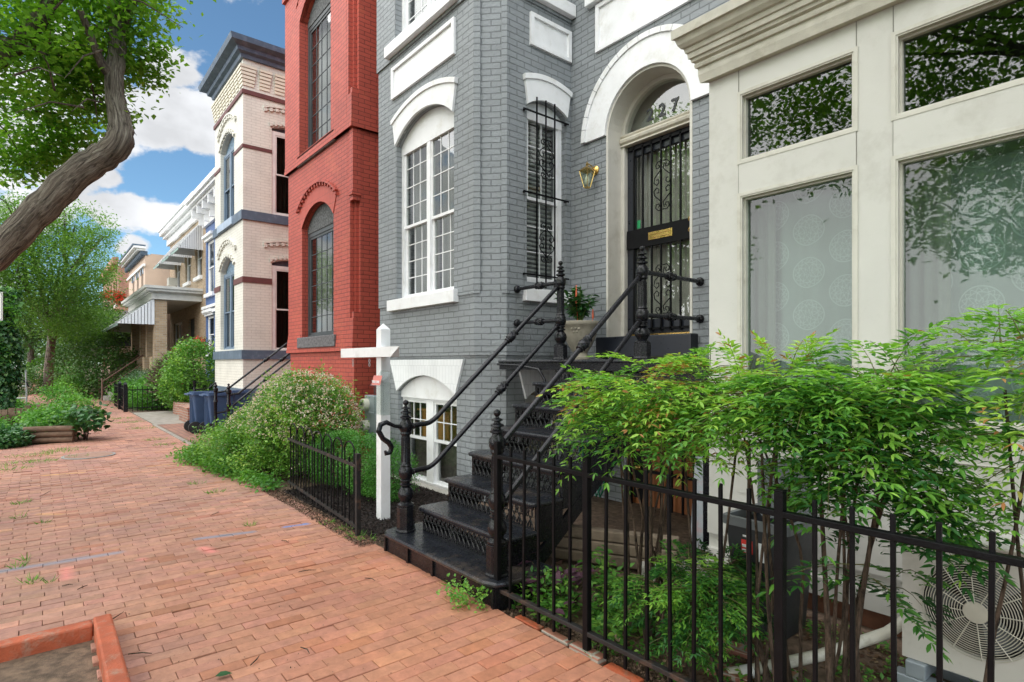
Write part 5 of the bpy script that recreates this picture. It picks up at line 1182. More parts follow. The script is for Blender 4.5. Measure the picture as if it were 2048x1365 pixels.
# ================================================================= neighbours' front gardens
cst = thing('iron_stair_rails', (-12.3, 3, 0), 'black iron steps and railings rising to the cream house door', 'staircase')
def mini_newel(p, x_, y_, z0, z1):
    h = z1 - z0
    MB().lathe((x_, y_, z0), [(.055, 0), (.055, .12), (.035, .15), (.05, .24), (.03, .30), (.03, h * .62), (.045, h * .64), (.03, h * .68), (.03, h * .82), (.05, h * .84), (.05, h * .88), (.02, h * .90), (.04, h * .93), (.015, h * .96), (.025, h * .98), (.002, h)], 10).build('newel_post', IRON, p, smooth=40)
for x_ in (-12.9, -11.85):
    mini_newel(cst, x_, 2.78, 0, 1.12); mini_newel(cst, x_, 4.6, 1.45, 2.45)
    for z in (.0, -.42):
        mb = MB().tube([(x_, 2.78, .90 + z), (x_, 2.95, .92 + z), (x_, 4.6, 2.25 + z)], .022, 7); coupler(mb, (x_, 2.95, .92 + z), (x_, 4.6, 2.25 + z), .5); mb.build('handrail', IRON, cst)
        MB().tube([(x_, 4.6, 2.25 + z), (x_, 6.4, 2.25 + z)], .02, 7).build('landing_rail', IRON, cst)
for n_ in range(8): MB().box(-12.95, -11.8, 2.7 + .25 * n_, 2.98 + .25 * n_ if n_ < 7 else 6.4, .18 * (n_ + 1) - .03, .18 * (n_ + 1)).build('tread', IRONW, cst)
bst = thing('blue_house_steps', (-19, 3.4, 0), 'black iron steps with curved handrails leading to the blue house', 'staircase')
for x_ in (-19.6, -18.3):
    mini_newel(bst, x_, 3.4, 0, 1.14)
    for z in (0, -.42): MB().tube([(x_, 3.4, .75 + z), (x_, 3.75, .77 + z), (x_, 5.0, 1.95 + z)], .025, 7).build('handrail', IRON, bst)
for n_ in range(6): MB().box(-19.6, -18.35, 3.5 + .24 * n_, 3.78 + .24 * n_, .18 * (n_ + 1) - .03, .18 * (n_ + 1)).build('tread', IRONW, bst)
bl = thing('black_wall_lantern', (-18.3, 4.0, 2.0), 'black lantern on a bracket left of the cream house bay', 'wall lamp')
lx, ly, lz = -18.05, 4.1, 2.02
MB().tube([(-17.75, 4.1, 2.45), (-17.95, 4.1, 2.62), (lx, ly, 2.55)], .018, 6).box(-17.78, -17.69, 4.05, 4.15, 2.3, 2.55).build('bracket', IRON, bl)
MB().lathe((lx, ly, lz), [(.08, 0), (.09, .03), (.02, .03)], 6).lathe((lx, ly, lz + .30), [(.17, 0), (.17, .02), (.05, .13), (.02, .2), (.001, .26)], 6).build('cap', IRON, bl)
MB().lathe((lx, ly, lz + .03), [(.08, 0), (.15, .27)], 6).build('lantern_glass', GLS, bl, uv=False)
def wheelie(px, py, lab, grp, rot=0):
    t = thing('wheeled_bin', (px, py, 0), lab, 'bin', grp)
    mb = MB(); taper(mb, px, py, .12, .82, .17, .19, .225, .26, .2)
    for k in (-1, 0, 1): mb.box(px + .11 * k - .012, px + .11 * k + .012, py - .26, py - .18, .2, .80)
    mb.build('body', PLBLUE, t)
    l_ = MB(); taper(l_, px, py, .82, .86, .25, .29, .25, .29, .2); 
    for k in range(-2, 3): l_.box(px + .1 * k - .02, px + .1 * k + .02, py - .25, py + .24, .86, .885)
    l_.box(px - .2, px + .2, py - .35, py - .28, .82, .85); l_.build('lid', PLBLUE if 'lightest' not in lab else PLGRAY, t)
    for s_ in (-1, 1): MB().lathe((px + s_ * .24 - .03, py - .22, .13), [(.13, 0), (.13, .06), (.05, .065)], 16, (1, 0, 0)).build('wheel', RUB, t)
    return t
wheelie(-13.95, 2.78, 'blue gray wheeled bin nearest the sidewalk, front of the three', 'wheeled bins by the cream house')
wheelie(-14.1, 3.45, 'blue gray wheeled bin in the middle, between two others', 'wheeled bins by the cream house')
wheelie(-13.35, 2.95, 'blue gray wheeled bin half hidden by the flowering shrub', 'wheeled bins by the cream house')
yg = thing('low_iron_garden_fence', (-19, 2.3, 0), 'low black iron garden fence across the porch house garden', 'fence')
for (xa, xb, yf) in ((-24.6, -21.2, 2.05),):
    MB().box(xa, xb, yf - .015, yf + .015, .70, .73).build('top_rail', IRON, yg); MB().box(xa, xb, yf - .015, yf + .015, .10, .13).build('bottom_rail', IRON, yg)
    for k in range(int((xb - xa) / .13)): MB().box(xa + k * .13 - .008, xa + k * .13 + .008, yf - .008, yf + .008, .0, .80).build('picket', IRON, yg)
MB().box(-21.25, -21.21, 2.05, 5.0, .66, .69).build('top_rail', IRON, yg); MB().box(-21.25, -21.21, 2.05, 5.0, .10, .13).build('bottom_rail', IRON, yg)
for k in range(22): MB().box(-21.24, -21.22, 2.1 + k * .13, 2.116 + k * .13, 0, .78).build('picket', IRON, yg)
for x_, y_ in ((-21.23, 2.05), (-22.6, 2.03)): MB().box(x_ - .05, x_ + .05, y_ - .05, y_ + .05, -.02, .85).add([(x_ - .055, y_ - .055, .85), (x_ + .055, y_ - .055, .85), (x_ + .055, y_ + .055, .85), (x_ - .055, y_ + .055, .85), (x_, y_, .93)], [(0, 1, 4), (1, 2, 4), (2, 3, 4), (3, 0, 4), (0, 3, 2, 1)]).build('gate_post', IRON, yg)
rp = thing('round_brick_planter', (-19.2, 3.9, 0), 'low curved brick planter wall in front of the tan porch house', 'planter')
mb = MB(); pc = (-19.4, 4.1); n_ = 22
for k in range(n_):
    a0, a1 = math.pi * 2 * k / n_, math.pi * 2 * (k + 1) / n_
    vs = [(pc[0] + r_ * math.cos(a) * 1.15, pc[1] + r_ * math.sin(a) * .85, z) for z in (-.05, .36) for r_, a in ((1.0, a0), (1.22, a0), (1.22, a1), (1.0, a1))]
    mb.add(vs, [(0, 3, 2, 1), (4, 5, 6, 7), (1, 2, 6, 5), (0, 4, 7, 3)])
mb.build('brick_ring', OLDB, rp); MB().box(-20.3, -18.5, 3.5, 4.7, -.05, .28).build('soil', DIRT, rp)
bw = tag(MB().box(-17.3, -16.15, 2.85, 3.25, -.05, .36).box(-17.33, -16.12, 2.82, 3.28, .36, .40).build('low_brick_wall', OLDB, None, bev=.01), 'short low brick wall beside the iron steps and bins', 'wall')
bk = thing('black_planter_box', (-19.6, 3.7, .3), 'square black planter box with a red strip, on the round brick planter', 'planter box')
mb = MB(); taper(mb, -19.55, 3.65, .36, .92, .22, .22, .36, .36, .08); mb.build('box', PLBIN, bk); MB().box(-19.75, -19.4, 3.27, 3.30, .87, .91).build('red_strip', paint('red_tape', (.6, .05, .03), .5, bumps=0), bk)
# log planter, half barrel and hand truck in the street tree box
lg = thing('log_planter_edge', (-13.8, .4, 0), 'stacked weathered logs edging the overgrown street tree box', 'log edging')
lp0, lp1 = gp(158, 887), gp(157 - 0, 887)
for k in range(3):
    MB().tube([(-13.95, -.22, .055 + .105 * k), (-13.85, .15, .06 + .105 * k), (-13.72, .50, .055 + .105 * k)], [.058, .056, .055], 9).build('log', LOGW, lg, smooth=50)
for k in range(2): MB().tube([(-13.8, .52, .06 + .11 * k), (-15.5, .54, .06 + .11 * k)], .05, 8).build('log', LOGW, lg, smooth=50)
br = thing('half_barrel_planter', (-17.4, -.34, 0), 'rotting half barrel planter among weeds near the ivy covered trunk', 'planter')
bxx, byy = -17.4, -.34
mb = MB(); n_ = 22
for k in range(n_):
    a = 2 * math.pi * k / n_; h = .40 + random.uniform(-.05, .03) - (.10 if k in (4, 5, 14) else 0); c_, s_ = math.cos(a), math.sin(a); w_ = .060
    vs = [(bxx + r_ * c_ - q * s_, byy + r_ * s_ + q * c_, z) for (r_, z) in ((.40, .08), (.48, .36 if h > .3 else .3), (.47, .08 + h), (.45, .08 + h), (.455, .36 if h > .3 else .3), (.37, .08)) for q in (-w_, w_)]
    mb.add(vs, [(0, 1, 3, 2), (2, 3, 5, 4), (4, 5, 7, 6), (6, 7, 9, 8), (8, 9, 11, 10), (0, 2, 4, 6, 8, 10), (1, 11, 9, 7, 5, 3)])
mb.build('staves', LOGW, br); MB().lathe((bxx, byy, .10), [(.001, 0), (.40, .0), (.42, .22), (.001, .23)], 20).build('soil', DIRT, br)
MB().lathe((bxx, byy, .18), [(.437, 0), (.447, .03), (.43, .03)], 24).build('hoop', RUSTY, br)
hd = thing('hand_truck', (-19.1, -.4, 0), 'upright aluminium hand truck frame standing in the weeds', 'hand truck')
hx_, hy_ = -19.1, -.50
def ht(px, z): return (hx_ + (px) * .25, hy_ + px * .60, z)
mb = MB(); 
for s_ in (0, 1): mb.tube([ht(s_ * .42, .08), ht(s_ * .42 + (.01 if s_ else -.01), .8), ht(s_ * .40, 1.28)], .018, 8)
mb.tube([ht(0, 1.28), ht(.03, 1.38), ht(.12, 1.42), ht(.28, 1.42), ht(.37, 1.38), ht(.40, 1.28)], .018, 8)
for z in (.30, .62, .92): mb.tube([ht(0, z), ht(.42, z)], .013, 7)
mb.build('frame', ALU, hd, smooth=60)
for s_ in (0, 1): MB().lathe(ht(s_ * .42, .13), [(.12, -.02), (.12, .03), (.04, .035)], 16, (.38, .92, 0)).build('wheel', RUB, hd)
MB().tube([ht(.02, .85), ht(.1, 1.02), ht(.25, 1.1), ht(.42, 1.02), ht(.5, .9)], .02, 7).build('tyre_loop', RUB, hd, smooth=60)
sgn = thing('parking_sign', (-12.5, -.56, 0), 'edge of a white street parking sign on a post at the left edge', 'street sign')
sx_, sy_ = -12.5, -.56
Wg = ((sx_, sy_), (.6355, .7721), (.7721, -.6355))
MB().tube([(sx_ - .02, sy_ - .02, -.2), (sx_ - .02, sy_ - .02, 2.85)], .025, 8).build('pole', GALV, sgn)
sgp = MB().fbox(Wg, -.15, .15, .012, .016, 2.19, 2.65).build('plate', paint('sign_white', (.72, .72, .70), .4, var=.03, bumps=0), sgn, bev=.001)
MB().panel(Wg, rect(-.14, .14, 2.20, 2.64), [rect(-.132, .132, 2.208, 2.632)], .018, .0155).build('border', BLACKD, sgp)
# ================================================================= vegetation
def pt(u, v, d):
    a = (u - 1024) / 1149 * d; return Vector((FX * d + .6355 * a, FY * d + .7721 * a, EYE + (727 - v) / 1149 * d))
def smoothpath(pts, k=4):
    pts = [Vector(p) for p in pts]; out = []
    for i in range(len(pts) - 1):
        p0, p1, p2, p3 = pts[max(i - 1, 0)], pts[i], pts[i + 1], pts[min(i + 2, len(pts) - 1)]
        for j in range(k):
            t = j / k; out.append(.5 * ((2 * p1) + (p2 - p0) * t + (2 * p0 - 5 * p1 + 4 * p2 - p3) * t * t + (3 * p1 - p0 - 3 * p2 + p3) * t ** 3))
    return out + [pts[-1]]
def limb(mb, pts, r0, r1, seg=12, k=4, rough=.06):
    ps = smoothpath(pts, k); n = len(ps)
    rr = [(r0 + (r1 - r0) * (i / (n - 1)) ** .8) * (1 + rough * math.sin(i * 2.1) * random.uniform(.3, 1)) for i in range(n)]
    return mb.tube(ps, rr, seg)
def crown(name, blobs, n, size, m, parent, shell=.5, clump=14, cs=.14, wid=.62, flat=.35, tpl=LEAF2, rb=0, drop=-.15):
    P = blobpts(blobs, n, shell, clump, cs) if clump else blobpts(blobs, n, shell)
    A = rdir(n); A[:, 2] = A[:, 2] * .6 + drop; Nn = rdir(n) * flat * 2 + np.array([0, 0, 1.]); L0 = size * rng.uniform(.6, 1.25, n)
    # each clump keeps its own tone
    tone = np.clip(.5 + .5 * np.sin(P[:, 0] * 5.1 + 1.7 * P[:, 2]) * np.cos(P[:, 1] * 4.3 + P[:, 2] * 3.7), 0, 1)
    rnd = np.clip(.55 * tone + .45 * rng.random(n) + rb, 0, 1)
    return leaves(name, P, A, Nn, L0, L0 * wid, rnd, m, parent, tpl)

# --- leaning street tree whose limb crosses the upper left
t1 = thing('street_tree', (-8.6, -1.15, 0), 'big leaning street tree with furrowed bark limb bent upright against the sky, upper left', 'tree', None)
mb = MB()
path = [(-8.7, -1.2, -.1), (-8.66, -1.15, .6), (-8.6, -1.0, 1.3), pt(-130, 600, 5.95), pt(0, 502, 6.0), pt(75, 425, 6.0), pt(150, 352, 6.05), pt(210, 312, 6.1), pt(238, 285, 6.1), pt(241, 250, 6.15), pt(231, 200, 6.2), pt(229, 150, 6.2), pt(235, 80, 6.3), pt(225, 0, 6.4), pt(190, -140, 6.5), pt(150, -300, 6.7)]
ps = smoothpath(path, 6); n_ = len(ps)
keys = [.28, .22, .18, .150, .140, .143, .142, .136, .130, .112, .092, .086, .080, .07, .06, .04]
rr = [np.interp(i / 6, range(16), keys) * (1 + .05 * math.sin(i * 1.7) + .03 * math.sin(i * 3.9)) for i in range(n_)]
tr = MB().tube(ps, rr, 28)
vs = []
for q, v in enumerate(tr.v):       # ridged, lumpy bark outline
    ring = q // 28; c = ps[min(ring, n_ - 1)]; k = q % 28; f = 1 + .035 * math.sin(k * 2.7 + ring * .35) + .03 * math.sin(k * 5.1 - ring * .5) + random.uniform(-.015, .015)
    vs.append(tuple(c + (Vector(v) - c) * f))
tr.v = vs; tube_uv(tr.build('trunk', BARKR, t1, smooth=80, uv=False), 28, ps, rr)
mb = MB()
limb(mb, [pt(228, 160, 6.2), pt(205, 130, 6.1), pt(190, 95, 6.0), pt(160, 20, 5.8)], .06, .03, 8)
limb(mb, [(-8.6, -1.0, 1.6), pt(-160, 250, 5.8), pt(10, 110, 5.9), pt(70, 50, 5.9), pt(108, -10, 6), pt(150, -120, 6)], .12, .055, 12)
limb(mb, [(-8.6, -1.0, 1.8), (-8.5, -2.2, 3.4), (-7.6, -3.2, 5.2), (-6.2, -3.8, 6.5)], .18, .07, 10)
limb(mb, [pt(235, 60, 6.3), pt(270, -60, 6.2), (-5.6, .2, 6.6)], .07, .03, 8)
for k in range(34):
    a = pt(rng.uniform(-40, 210), rng.uniform(-60, 230), rng.uniform(5.4, 7)); d = rdir(1)[0]; b_ = a + Vector((d[0] * .7, d[1] * .7, -.1 + d[2] * .35)); c = a.lerp(b_, .5) + Vector((0, 0, .08)); mb.tube([a, c, b_], [.012, .008, .003], 5)
mb.build('branch', BARK, t1, smooth=70, uv=False)
B = lambda u, v, d, r, rz=None: (*pt(u, v, d), r, r, rz or r * .7)
bl1 = [B(20, 60, 5.9, .85), B(120, 30, 6.2, .75), B(210, 30, 6.4, .55), B(60, 160, 6.3, .6), B(150, 120, 6.6, .5), B(40, 250, 6.6, .5, .3), B(120, 230, 6.9, .45, .25), B(265, 90, 6.5, .33, .25), B(100, -150, 6, 1.2), B(220, -120, 6.6, .8), B(275, 20, 6.4, .33)]
crown('foliage', bl1, 18000, .074, G1, t1, clump=16, cs=.13, shell=.35)
sparse = [B(70, 300, 6.9, .45, .22), B(150, 265, 7, .35, .22), B(20, 330, 6.8, .4, .2), B(275, 140, 6.5, .28, .22), B(265, 230, 6.4, .16, .12), B(185, 180, 6.6, .35, .3), B(312, 95, 6.3, .14, .08), B(130, 320, 7, .3, .1)]
crown('foliage', sparse, 4600, .078, G1, t1, clump=12, cs=.09, shell=.0)
crown('foliage', [(-8.5, -3.4, 6.8, 2.6, 1.8, 1.5), (-6.2, -3.6, 7.2, 2.2, 1.9, 1.5), (-4.5, -4.2, 6.2, 1.8, 1.5, 1.3)], 9000, .12, G1, t1, clump=14, cs=.3)
# --- tree behind the camera and trees across the road, seen in the window reflections
def simple_tree(name, loc, label, base_r, h, blobs, n, size, m, group=None, lean=(0, 0), cat='tree', **kw):
    t = thing(name, loc, label, cat, group); x, y, z = loc; mb = MB()
    top = Vector((x + lean[0], y + lean[1], h)); limb(mb, [(x, y, -.1), (x + lean[0] * .25, y + lean[1] * .25, h * .35), (x + lean[0] * .7, y + lean[1] * .7, h * .75), top], base_r, base_r * .45, 12)
    mb.build('trunk', BARK, t, smooth=70, uv=False); mb = MB()
    for b_ in blobs[:14]:
        s = Vector((x + lean[0] * .4, y + lean[1] * .4, h * random.uniform(.40, .62))); e = Vector(b_[:3]); c = s.lerp(e, .5) + Vector((0, 0, .08 * h)); limb(mb, [s, c, e], base_r * .42, base_r * .08, 7)
        for k in range(4): d = Vector(rdir(1, .5)[0]); e2 = e + Vector((d.x * b_[3], d.y * b_[4], abs(d.z) * b_[5])) * .9; mb.tube([c.lerp(e, .3), e2.lerp(e, .4) , e2], [base_r * .14, base_r * .08, .01], 5)
    mb.build('branch', BARK, t, smooth=70, uv=False)
    crown('foliage', blobs, n, size, m, t, **kw); return t
simple_tree('street_tree', (2.6, -1.0, 0), 'street tree over the kerb mirrored in the shopfront panes, outside the photo', .2, 4.6, [(1.8, -1.8, 5.2, 2.0, 1.5, 1.3), (3.6, -1.6, 5.0, 1.8, 1.5, 1.3), (2.6, -.8, 6.3, 1.8, 1.4, 1.2), (.4, -2.8, 4.8, 1.3, 1.2, 1.0), (5.2, -2.6, 4.6, 1.5, 1.4, 1.1), (-1.0, -2.2, 5.7, 1.8, 1.4, 1.4), (-3.2, -2.6, 6.3, 1.8, 1.4, 1.4), (-1.3, -2.6, 7.4, 2., 1.5, 1.3)], 40000, .10, G1, clump=14, cs=.28)
for i, (x_, y_) in enumerate(((-14, -11), (-2, -12), (9, -11))):
    simple_tree('street_tree', (x_, y_, -.16), 'street tree on the far kerb, seen only mirrored in window glass', .22, 5.5, [(x_ - 1.5, y_, 5.6, 2.3, 2, 1.6), (x_ + 1.6, y_ + .4, 6, 2.2, 2, 1.7), (x_, y_ - .3, 7.6, 2.3, 2, 1.6)], 9000, .22, G1, 'street trees across the road', clump=12, cs=.4)
# --- pale fine-leaved street trees down the left side
x_, y_, _ = pt(95, 780, 28)
bt = [B(60, 470, 22, 1.6), B(150, 450, 22, 1.3), B(120, 530, 21, 1.7), B(180, 480, 23, .9), B(30, 560, 20, 1.6), B(160, 570, 23, 1.1), B(90, 620, 22, 1.5), B(180, 545, 24, 1.0), B(150, 640, 24, 1.4), B(165, 650, 25, 1.1), B(40, 420, 20, 1.0, .5), B(-60, 500, 20, 2.2)]
simple_tree('street_tree', (x_, y_, 0), 'tall street tree with fine pale green leaves and fanned limbs, down the left side', .24, 4.8, bt, 46000, .12, G2, lean=(3.5, .3), clump=12, cs=.24, shell=.25, wid=.42)
x_, y_, _ = pt(62, 766, 44)
simple_tree('street_tree', (x_, y_, 0), 'dark leaved street tree in the distance above the end of the sidewalk', .26, 6, [B(40, 640, 44, 3), B(110, 660, 42, 2.6), B(70, 690, 50, 2.4), B(0, 600, 40, 3), B(165, 680, 44, 2.2), B(100, 715, 60, 2., 1.), B(30, 712, 60, 2., 1.2)], 16000, .26, G3, clump=12, cs=.5)
x_, y_, _ = pt(192, 790, 27.5)
simple_tree('garden_tree', (x_, y_, 0), 'dark green garden tree shading the yards left of the porch awning', .10, 3.4, [B(205, 655, 28, 1.1), B(170, 650, 29, 1.4), B(245, 660, 29, .8), B(270, 670, 31, .7), B(140, 700, 30, 1.2, .7), B(230, 700, 30, 1.2, .8), B(165, 610, 29, 1.1), B(235, 640, 31, .8)], 17000, .15, G3, clump=12, cs=.26)
# far shrubs and hedges lining the path
def shrub(name, label, blobs, n, size, m, cat='shrub', group=None, stem=True, **kw):
    c = np.mean(np.array(blobs)[:, :3], axis=0); t = thing(name, (c[0], c[1], 0), label, cat, group)
    if stem:
        mb = MB()
        for b_ in blobs:
            for k in range(3):
                q = (b_[0] + random.uniform(-.5, .5) * b_[3], b_[1] + random.uniform(-.5, .5) * b_[4]); mb.tube([((c[0] + q[0]) / 2, (c[1] + q[1]) / 2, -.02), (q[0], q[1], b_[2] * .6), (q[0] + random.uniform(-.3, .3) * b_[3], q[1] + random.uniform(-.3, .3) * b_[4], b_[2] + b_[5] * .5)], [.014, .010, .004], 5)
        mb.build('stem', BARK2, t, uv=False)
    crown('foliage', blobs, n, size, m, t, **kw); return t
def GBl(u, vg, d=None, r=.6, h=.5, z=None):      # blob resting on the ground at photo position (u, vg)
    x_, y_ = gp(u, vg); return (x_, y_, z if z is not None else h * .8, r, r, h)
shrub('clipped_hedge', 'dark clipped hedge on the left of the far sidewalk', [GBl(60, 786, r=1.3, h=.75), GBl(30, 790, r=1.2, h=.7)], 5000, .11, G3, 'hedge', clump=0, shell=.8)
shrub('round_bush', 'yellow green rounded bush at the right of the far sidewalk', [GBl(112, 766, r=1.9, h=1.15)], 3500, .16, GW, clump=0, shell=.8, rb=.1)
shrub('round_bush', 'mid green rounded bush in front of the yellow green one', [GBl(128, 778, r=1.0, h=.7), GBl(150, 780, r=1.1, h=1.)], 3500, .12, GB, clump=0, shell=.75)
shrub('dark_hedge', 'dark overgrown hedge under the garden tree', [GBl(175, 795, r=1.3, h=1.5), GBl(215, 797, r=1.2, h=1.5), GBl(250, 795, r=1.2, h=1.2)], 11000, .12, G3, 'hedge', shell=.6, clump=10, cs=.16)
shrub('weedy_bush', 'loose light green weeds spilling over the right edge of the far sidewalk', [GBl(120, 825, r=.55, h=.5), GBl(108, 850, r=.35, h=.25), GBl(150, 830, r=.5, h=.35), GBl(138, 800, r=.5, h=.6)], 5200, .075, GW, 'weeds', clump=9, cs=.10, shell=.2)
shrub('garden_perennials', 'mixed leafy perennials filling the porch house garden', [(-23.4, 2.7, .35, 1.1, .5, .45), (-22.2, 3.0, .4, .9, .7, .5), (-24.6, 2.8, .4, .9, .7, .55), (-23.4, 3.2, .65, 1.0, .6, .5), (-26, 2.7, .4, .9, .6, .5)], 15000, .085, GW, 'plants', clump=10, cs=.14, shell=.3, rb=-.1)
shrub('blue_green_shrub', 'low grayish green shrub in front of the porch steps', [(-25.0, 3.0, .75, 1.1, .6, .5), (-23.6, 3.3, .8, .9, .5, .45)], 7000, .07, leafmat('gray_green_leaf', ((0, (.04, .10, .05)), (1, (.14, .24, .13))), .3), clump=10, cs=.12, rb=.1)
shrub('rounded_viburnum', 'dense bright green bush against the cream bay, below the black lantern', [(-19.2, 3.55, 1.25, .95, .7, .95), (-19.9, 3.4, .8, .7, .6, .7)], 11000, .085, GA, clump=10, cs=.10, shell=.6, rb=-.05)
bs_ = thing('bare_twiggy_bush', (-22.2, 3.6, 0), 'brown half bare twiggy bush before the porch columns', 'shrub')
n_ = 5200; c = np.array([-22.0, 3.55, .35]); D = rdir(n_, .8); D[:, 2] = np.abs(D[:, 2]); rr_ = rng.uniform(.2, 1, n_)[:, None]
leaves('twig', c + D * rr_ * np.array([1.1, .8, 1.35]), D + rng.normal(size=(n_, 3)) * .35, rdir(n_), rng.uniform(.18, .36, n_), .010, rng.random(n_), TWIG, bs_)
crown('foliage', [(-22.0, 3.55, 1.0, 1.1, .8, .9)], 2500, .06, GA, bs_, clump=8, cs=.1)
mb = MB(); [mb.tube([(-22.0, 3.55, 0), (-22.0 + d[0] * .4, 3.55 + d[1] * .3, .6), (-22.0 + d[0], 3.55 + d[1] * .7, 1.4)], [.02, .012, .004], 5) for d in rdir(14)]; mb.build('stem', BARK2, bs_, uv=False)
def flowers(name, label, blobs, n, size, cat='flowers'):
    t = thing(name, tuple(blobs[0][:3]), label, cat); crown('blossom', blobs, n, size, REDL, t, clump=10, cs=.06, flat=1); crown('foliage', blobs, n, size, G3, t, clump=8, cs=.1); return t
flowers('red_geraniums', 'red flowers along the porch wall above the twiggy bush', [(-22.6, 3.9, 1.95, .35, .3, .15), (-21.4, 3.9, 2.05, .3, .2, .12), (-20.6, 4.0, 2.15, .3, .2, .18)], 1100, .06)
flowers('red_crape_myrtle', 'red blossoming tree top before the orange brick house', [(*pt(226, 592, 33), .7, .6, .3), (*pt(245, 605, 33), .5, .5, .25)], 1300, .10, 'tree')
# ivy covered trunk at the left edge, weeds in the box
iv = thing('ivy_covered_tree', tuple(pt(-8, 850, 13.5)[:2]) + (0,), 'tree trunk smothered in ivy at the left edge above the half barrel', 'tree')
ix, iy = pt(-14, 850, 13.5)[:2]
limb(MB(), [(ix, iy, -.1), (ix, iy, 1.5), (ix - .2, iy, 3.2)], .26, .2, 12).build('trunk', BARK, iv, smooth=70, uv=False)
n_ = 7000; a = rng.uniform(0, 6.283, n_); z = rng.uniform(.0, 3.3, n_); r_ = .30 + .10 * np.sin(z * 3 + a * 2) + rng.uniform(0, .16, n_)
P = np.c_[ix + r_ * np.cos(a), iy + r_ * np.sin(a), z]; A = np.c_[np.cos(a) * .5, np.sin(a) * .5, -rng.uniform(.3, 1.2, n_)]
leaves('ivy', P, A, np.c_[np.cos(a), np.sin(a), .4 + 0 * a] + rng.normal(size=(n_, 3)) * .4, .10 * rng.uniform(.6, 1.2, n_), .085, rng.random(n_), GIVY, iv)
crown('ivy', [(ix + .25, iy + .2, 2.75, .28, .28, .45), (ix + .2, iy + .15, 2.0, .2, .2, .5)], 1100, .10, GW, iv, clump=6, cs=.08)
tag(crown('tree_box_weeds', [(-17.2, -.9, .12, 1.4, .5, .22), (-15.2, .25, .18, .8, .22, .24), (-14.3, .25, .35, .45, .4, .35), (-16.2, .05, .2, .9, .4, .3), (-18.4, -.45, .25, .9, .35, .3), (-19.6, -.6, .25, .8, .35, .3), (-21.5, -.8, .2, 1.6, .35, .3), (-24.5, -.9, .2, 1.8, .35, .3), (-17.6, .25, .12, .7, .2, .16)], 24000, .075, GW, None, clump=9, cs=.10, shell=.1, rb=-.05), 'mixed green weeds filling the street tree box behind the logs', 'weeds', kind='stuff')
tag(crown('ivy_ground_cover', [(*gp(20, 890), .12, .7, .35, .2), (*gp(45, 880), .12, .5, .3, .18), (*gp(-40, 895), .12, .6, .4, .2)], 4200, .09, GIVY, None, clump=0, shell=.4, flat=.2), 'dark ivy ground cover beside the log edging', 'ivy', kind='stuff')
shrub('leafy_sprout', 'dark leafy sprout leaning over the corner of the log edging', [(-13.9, .75, .45, .35, .3, .2), (-14.2, .6, .4, .3, .3, .25)], 500, .13, GIVY, 'plant', clump=6, cs=.1, tpl=LEAF6)
# --- flowering abelia and boxwood by the hoop fence
ab = [(-8.0, 2.85, .70, 1.0, .70, .70), (-7.65, 2.85, .72, .42, .45, .48), (-8.8, 2.6, .45, .8, .6, .50), (-9.5, 2.15, .25, .65, .42, .30), (-8.6, 2.1, .25, .8, .35, .32), (-7.75, 2.6, .6, .6, .5, .6)]
s_ = shrub('flowering_shrub', 'large arching shrub covered in tiny pale pink flowers, left of the hoop fence', ab, 38000, .046, GA, clump=12, cs=.075, shell=.45, tpl=LEAF2, wid=.55, drop=0)
n_ = 6600; Pb = blobpts(ab[:3] + [ab[5]], n_ * 3, .93); Pb = Pb[(Pb[:, 2] > .55) | (rng.random(n_ * 3) < .12)][:n_]; K = 5
Pf = np.repeat(Pb[:1700], K, axis=0) + rng.normal(size=(1700 * K, 3)) * .013; A = rdir(len(Pf), .3)
leaves('blossom', Pf, A, rdir(len(Pf)), rng.uniform(.016, .028, len(Pf)), .017, rng.random(len(Pf)), FLW, s_)
# arching shoots that break the outline
Ps = []; As = []
for k in range(240):
    o = blobpts(ab[:3] + [ab[5]], 1, .95)[0]; d = unit(np.array([[o[0] + 8., (o[1] - 2.8), abs(o[2] - .5) + .25]]) + rng.normal(size=(1, 3)) * .35)[0]
    for q in np.linspace(0, rng.uniform(.08, .26), 9): Ps.append(o + d * q + np.array([0, 0, -q * q * .8])); As.append(d + rng.normal(size=3) * .8)
leaves('shoot', Ps, As, rdir(len(Ps)), .032, .017, rng.uniform(.3, 1, len(Ps)), GA, s_)
bxw = [(-6.75, 2.92, .34, .50, .40, .34), (-6.1, 2.95, .33, .48, .38, .35), (-5.75, 3.0, .28, .28, .30, .30), (-7.2, 2.9, .3, .35, .35, .36)]
shrub('boxwood_hedge', 'small leaved bright green boxwood hedge behind the hoop fence', bxw, 36000, .022, GB, 'hedge', clump=9, cs=.03, shell=.78, wid=.6, drop=.15)
tag(crown('edge_weeds', [(-9.9, 1.85, .08, .5, .25, .16), (-9.0, 1.95, .1, .7, .2, .16), (-8.2, 2.05, .07, .6, .15, .12), (-7.4, 2.1, .05, .5, .12, .08)], 5200, .055, GW, None, clump=8, cs=.06, shell=.0), 'weeds creeping from under the flowering shrub onto the bricks', 'weeds', kind='stuff')

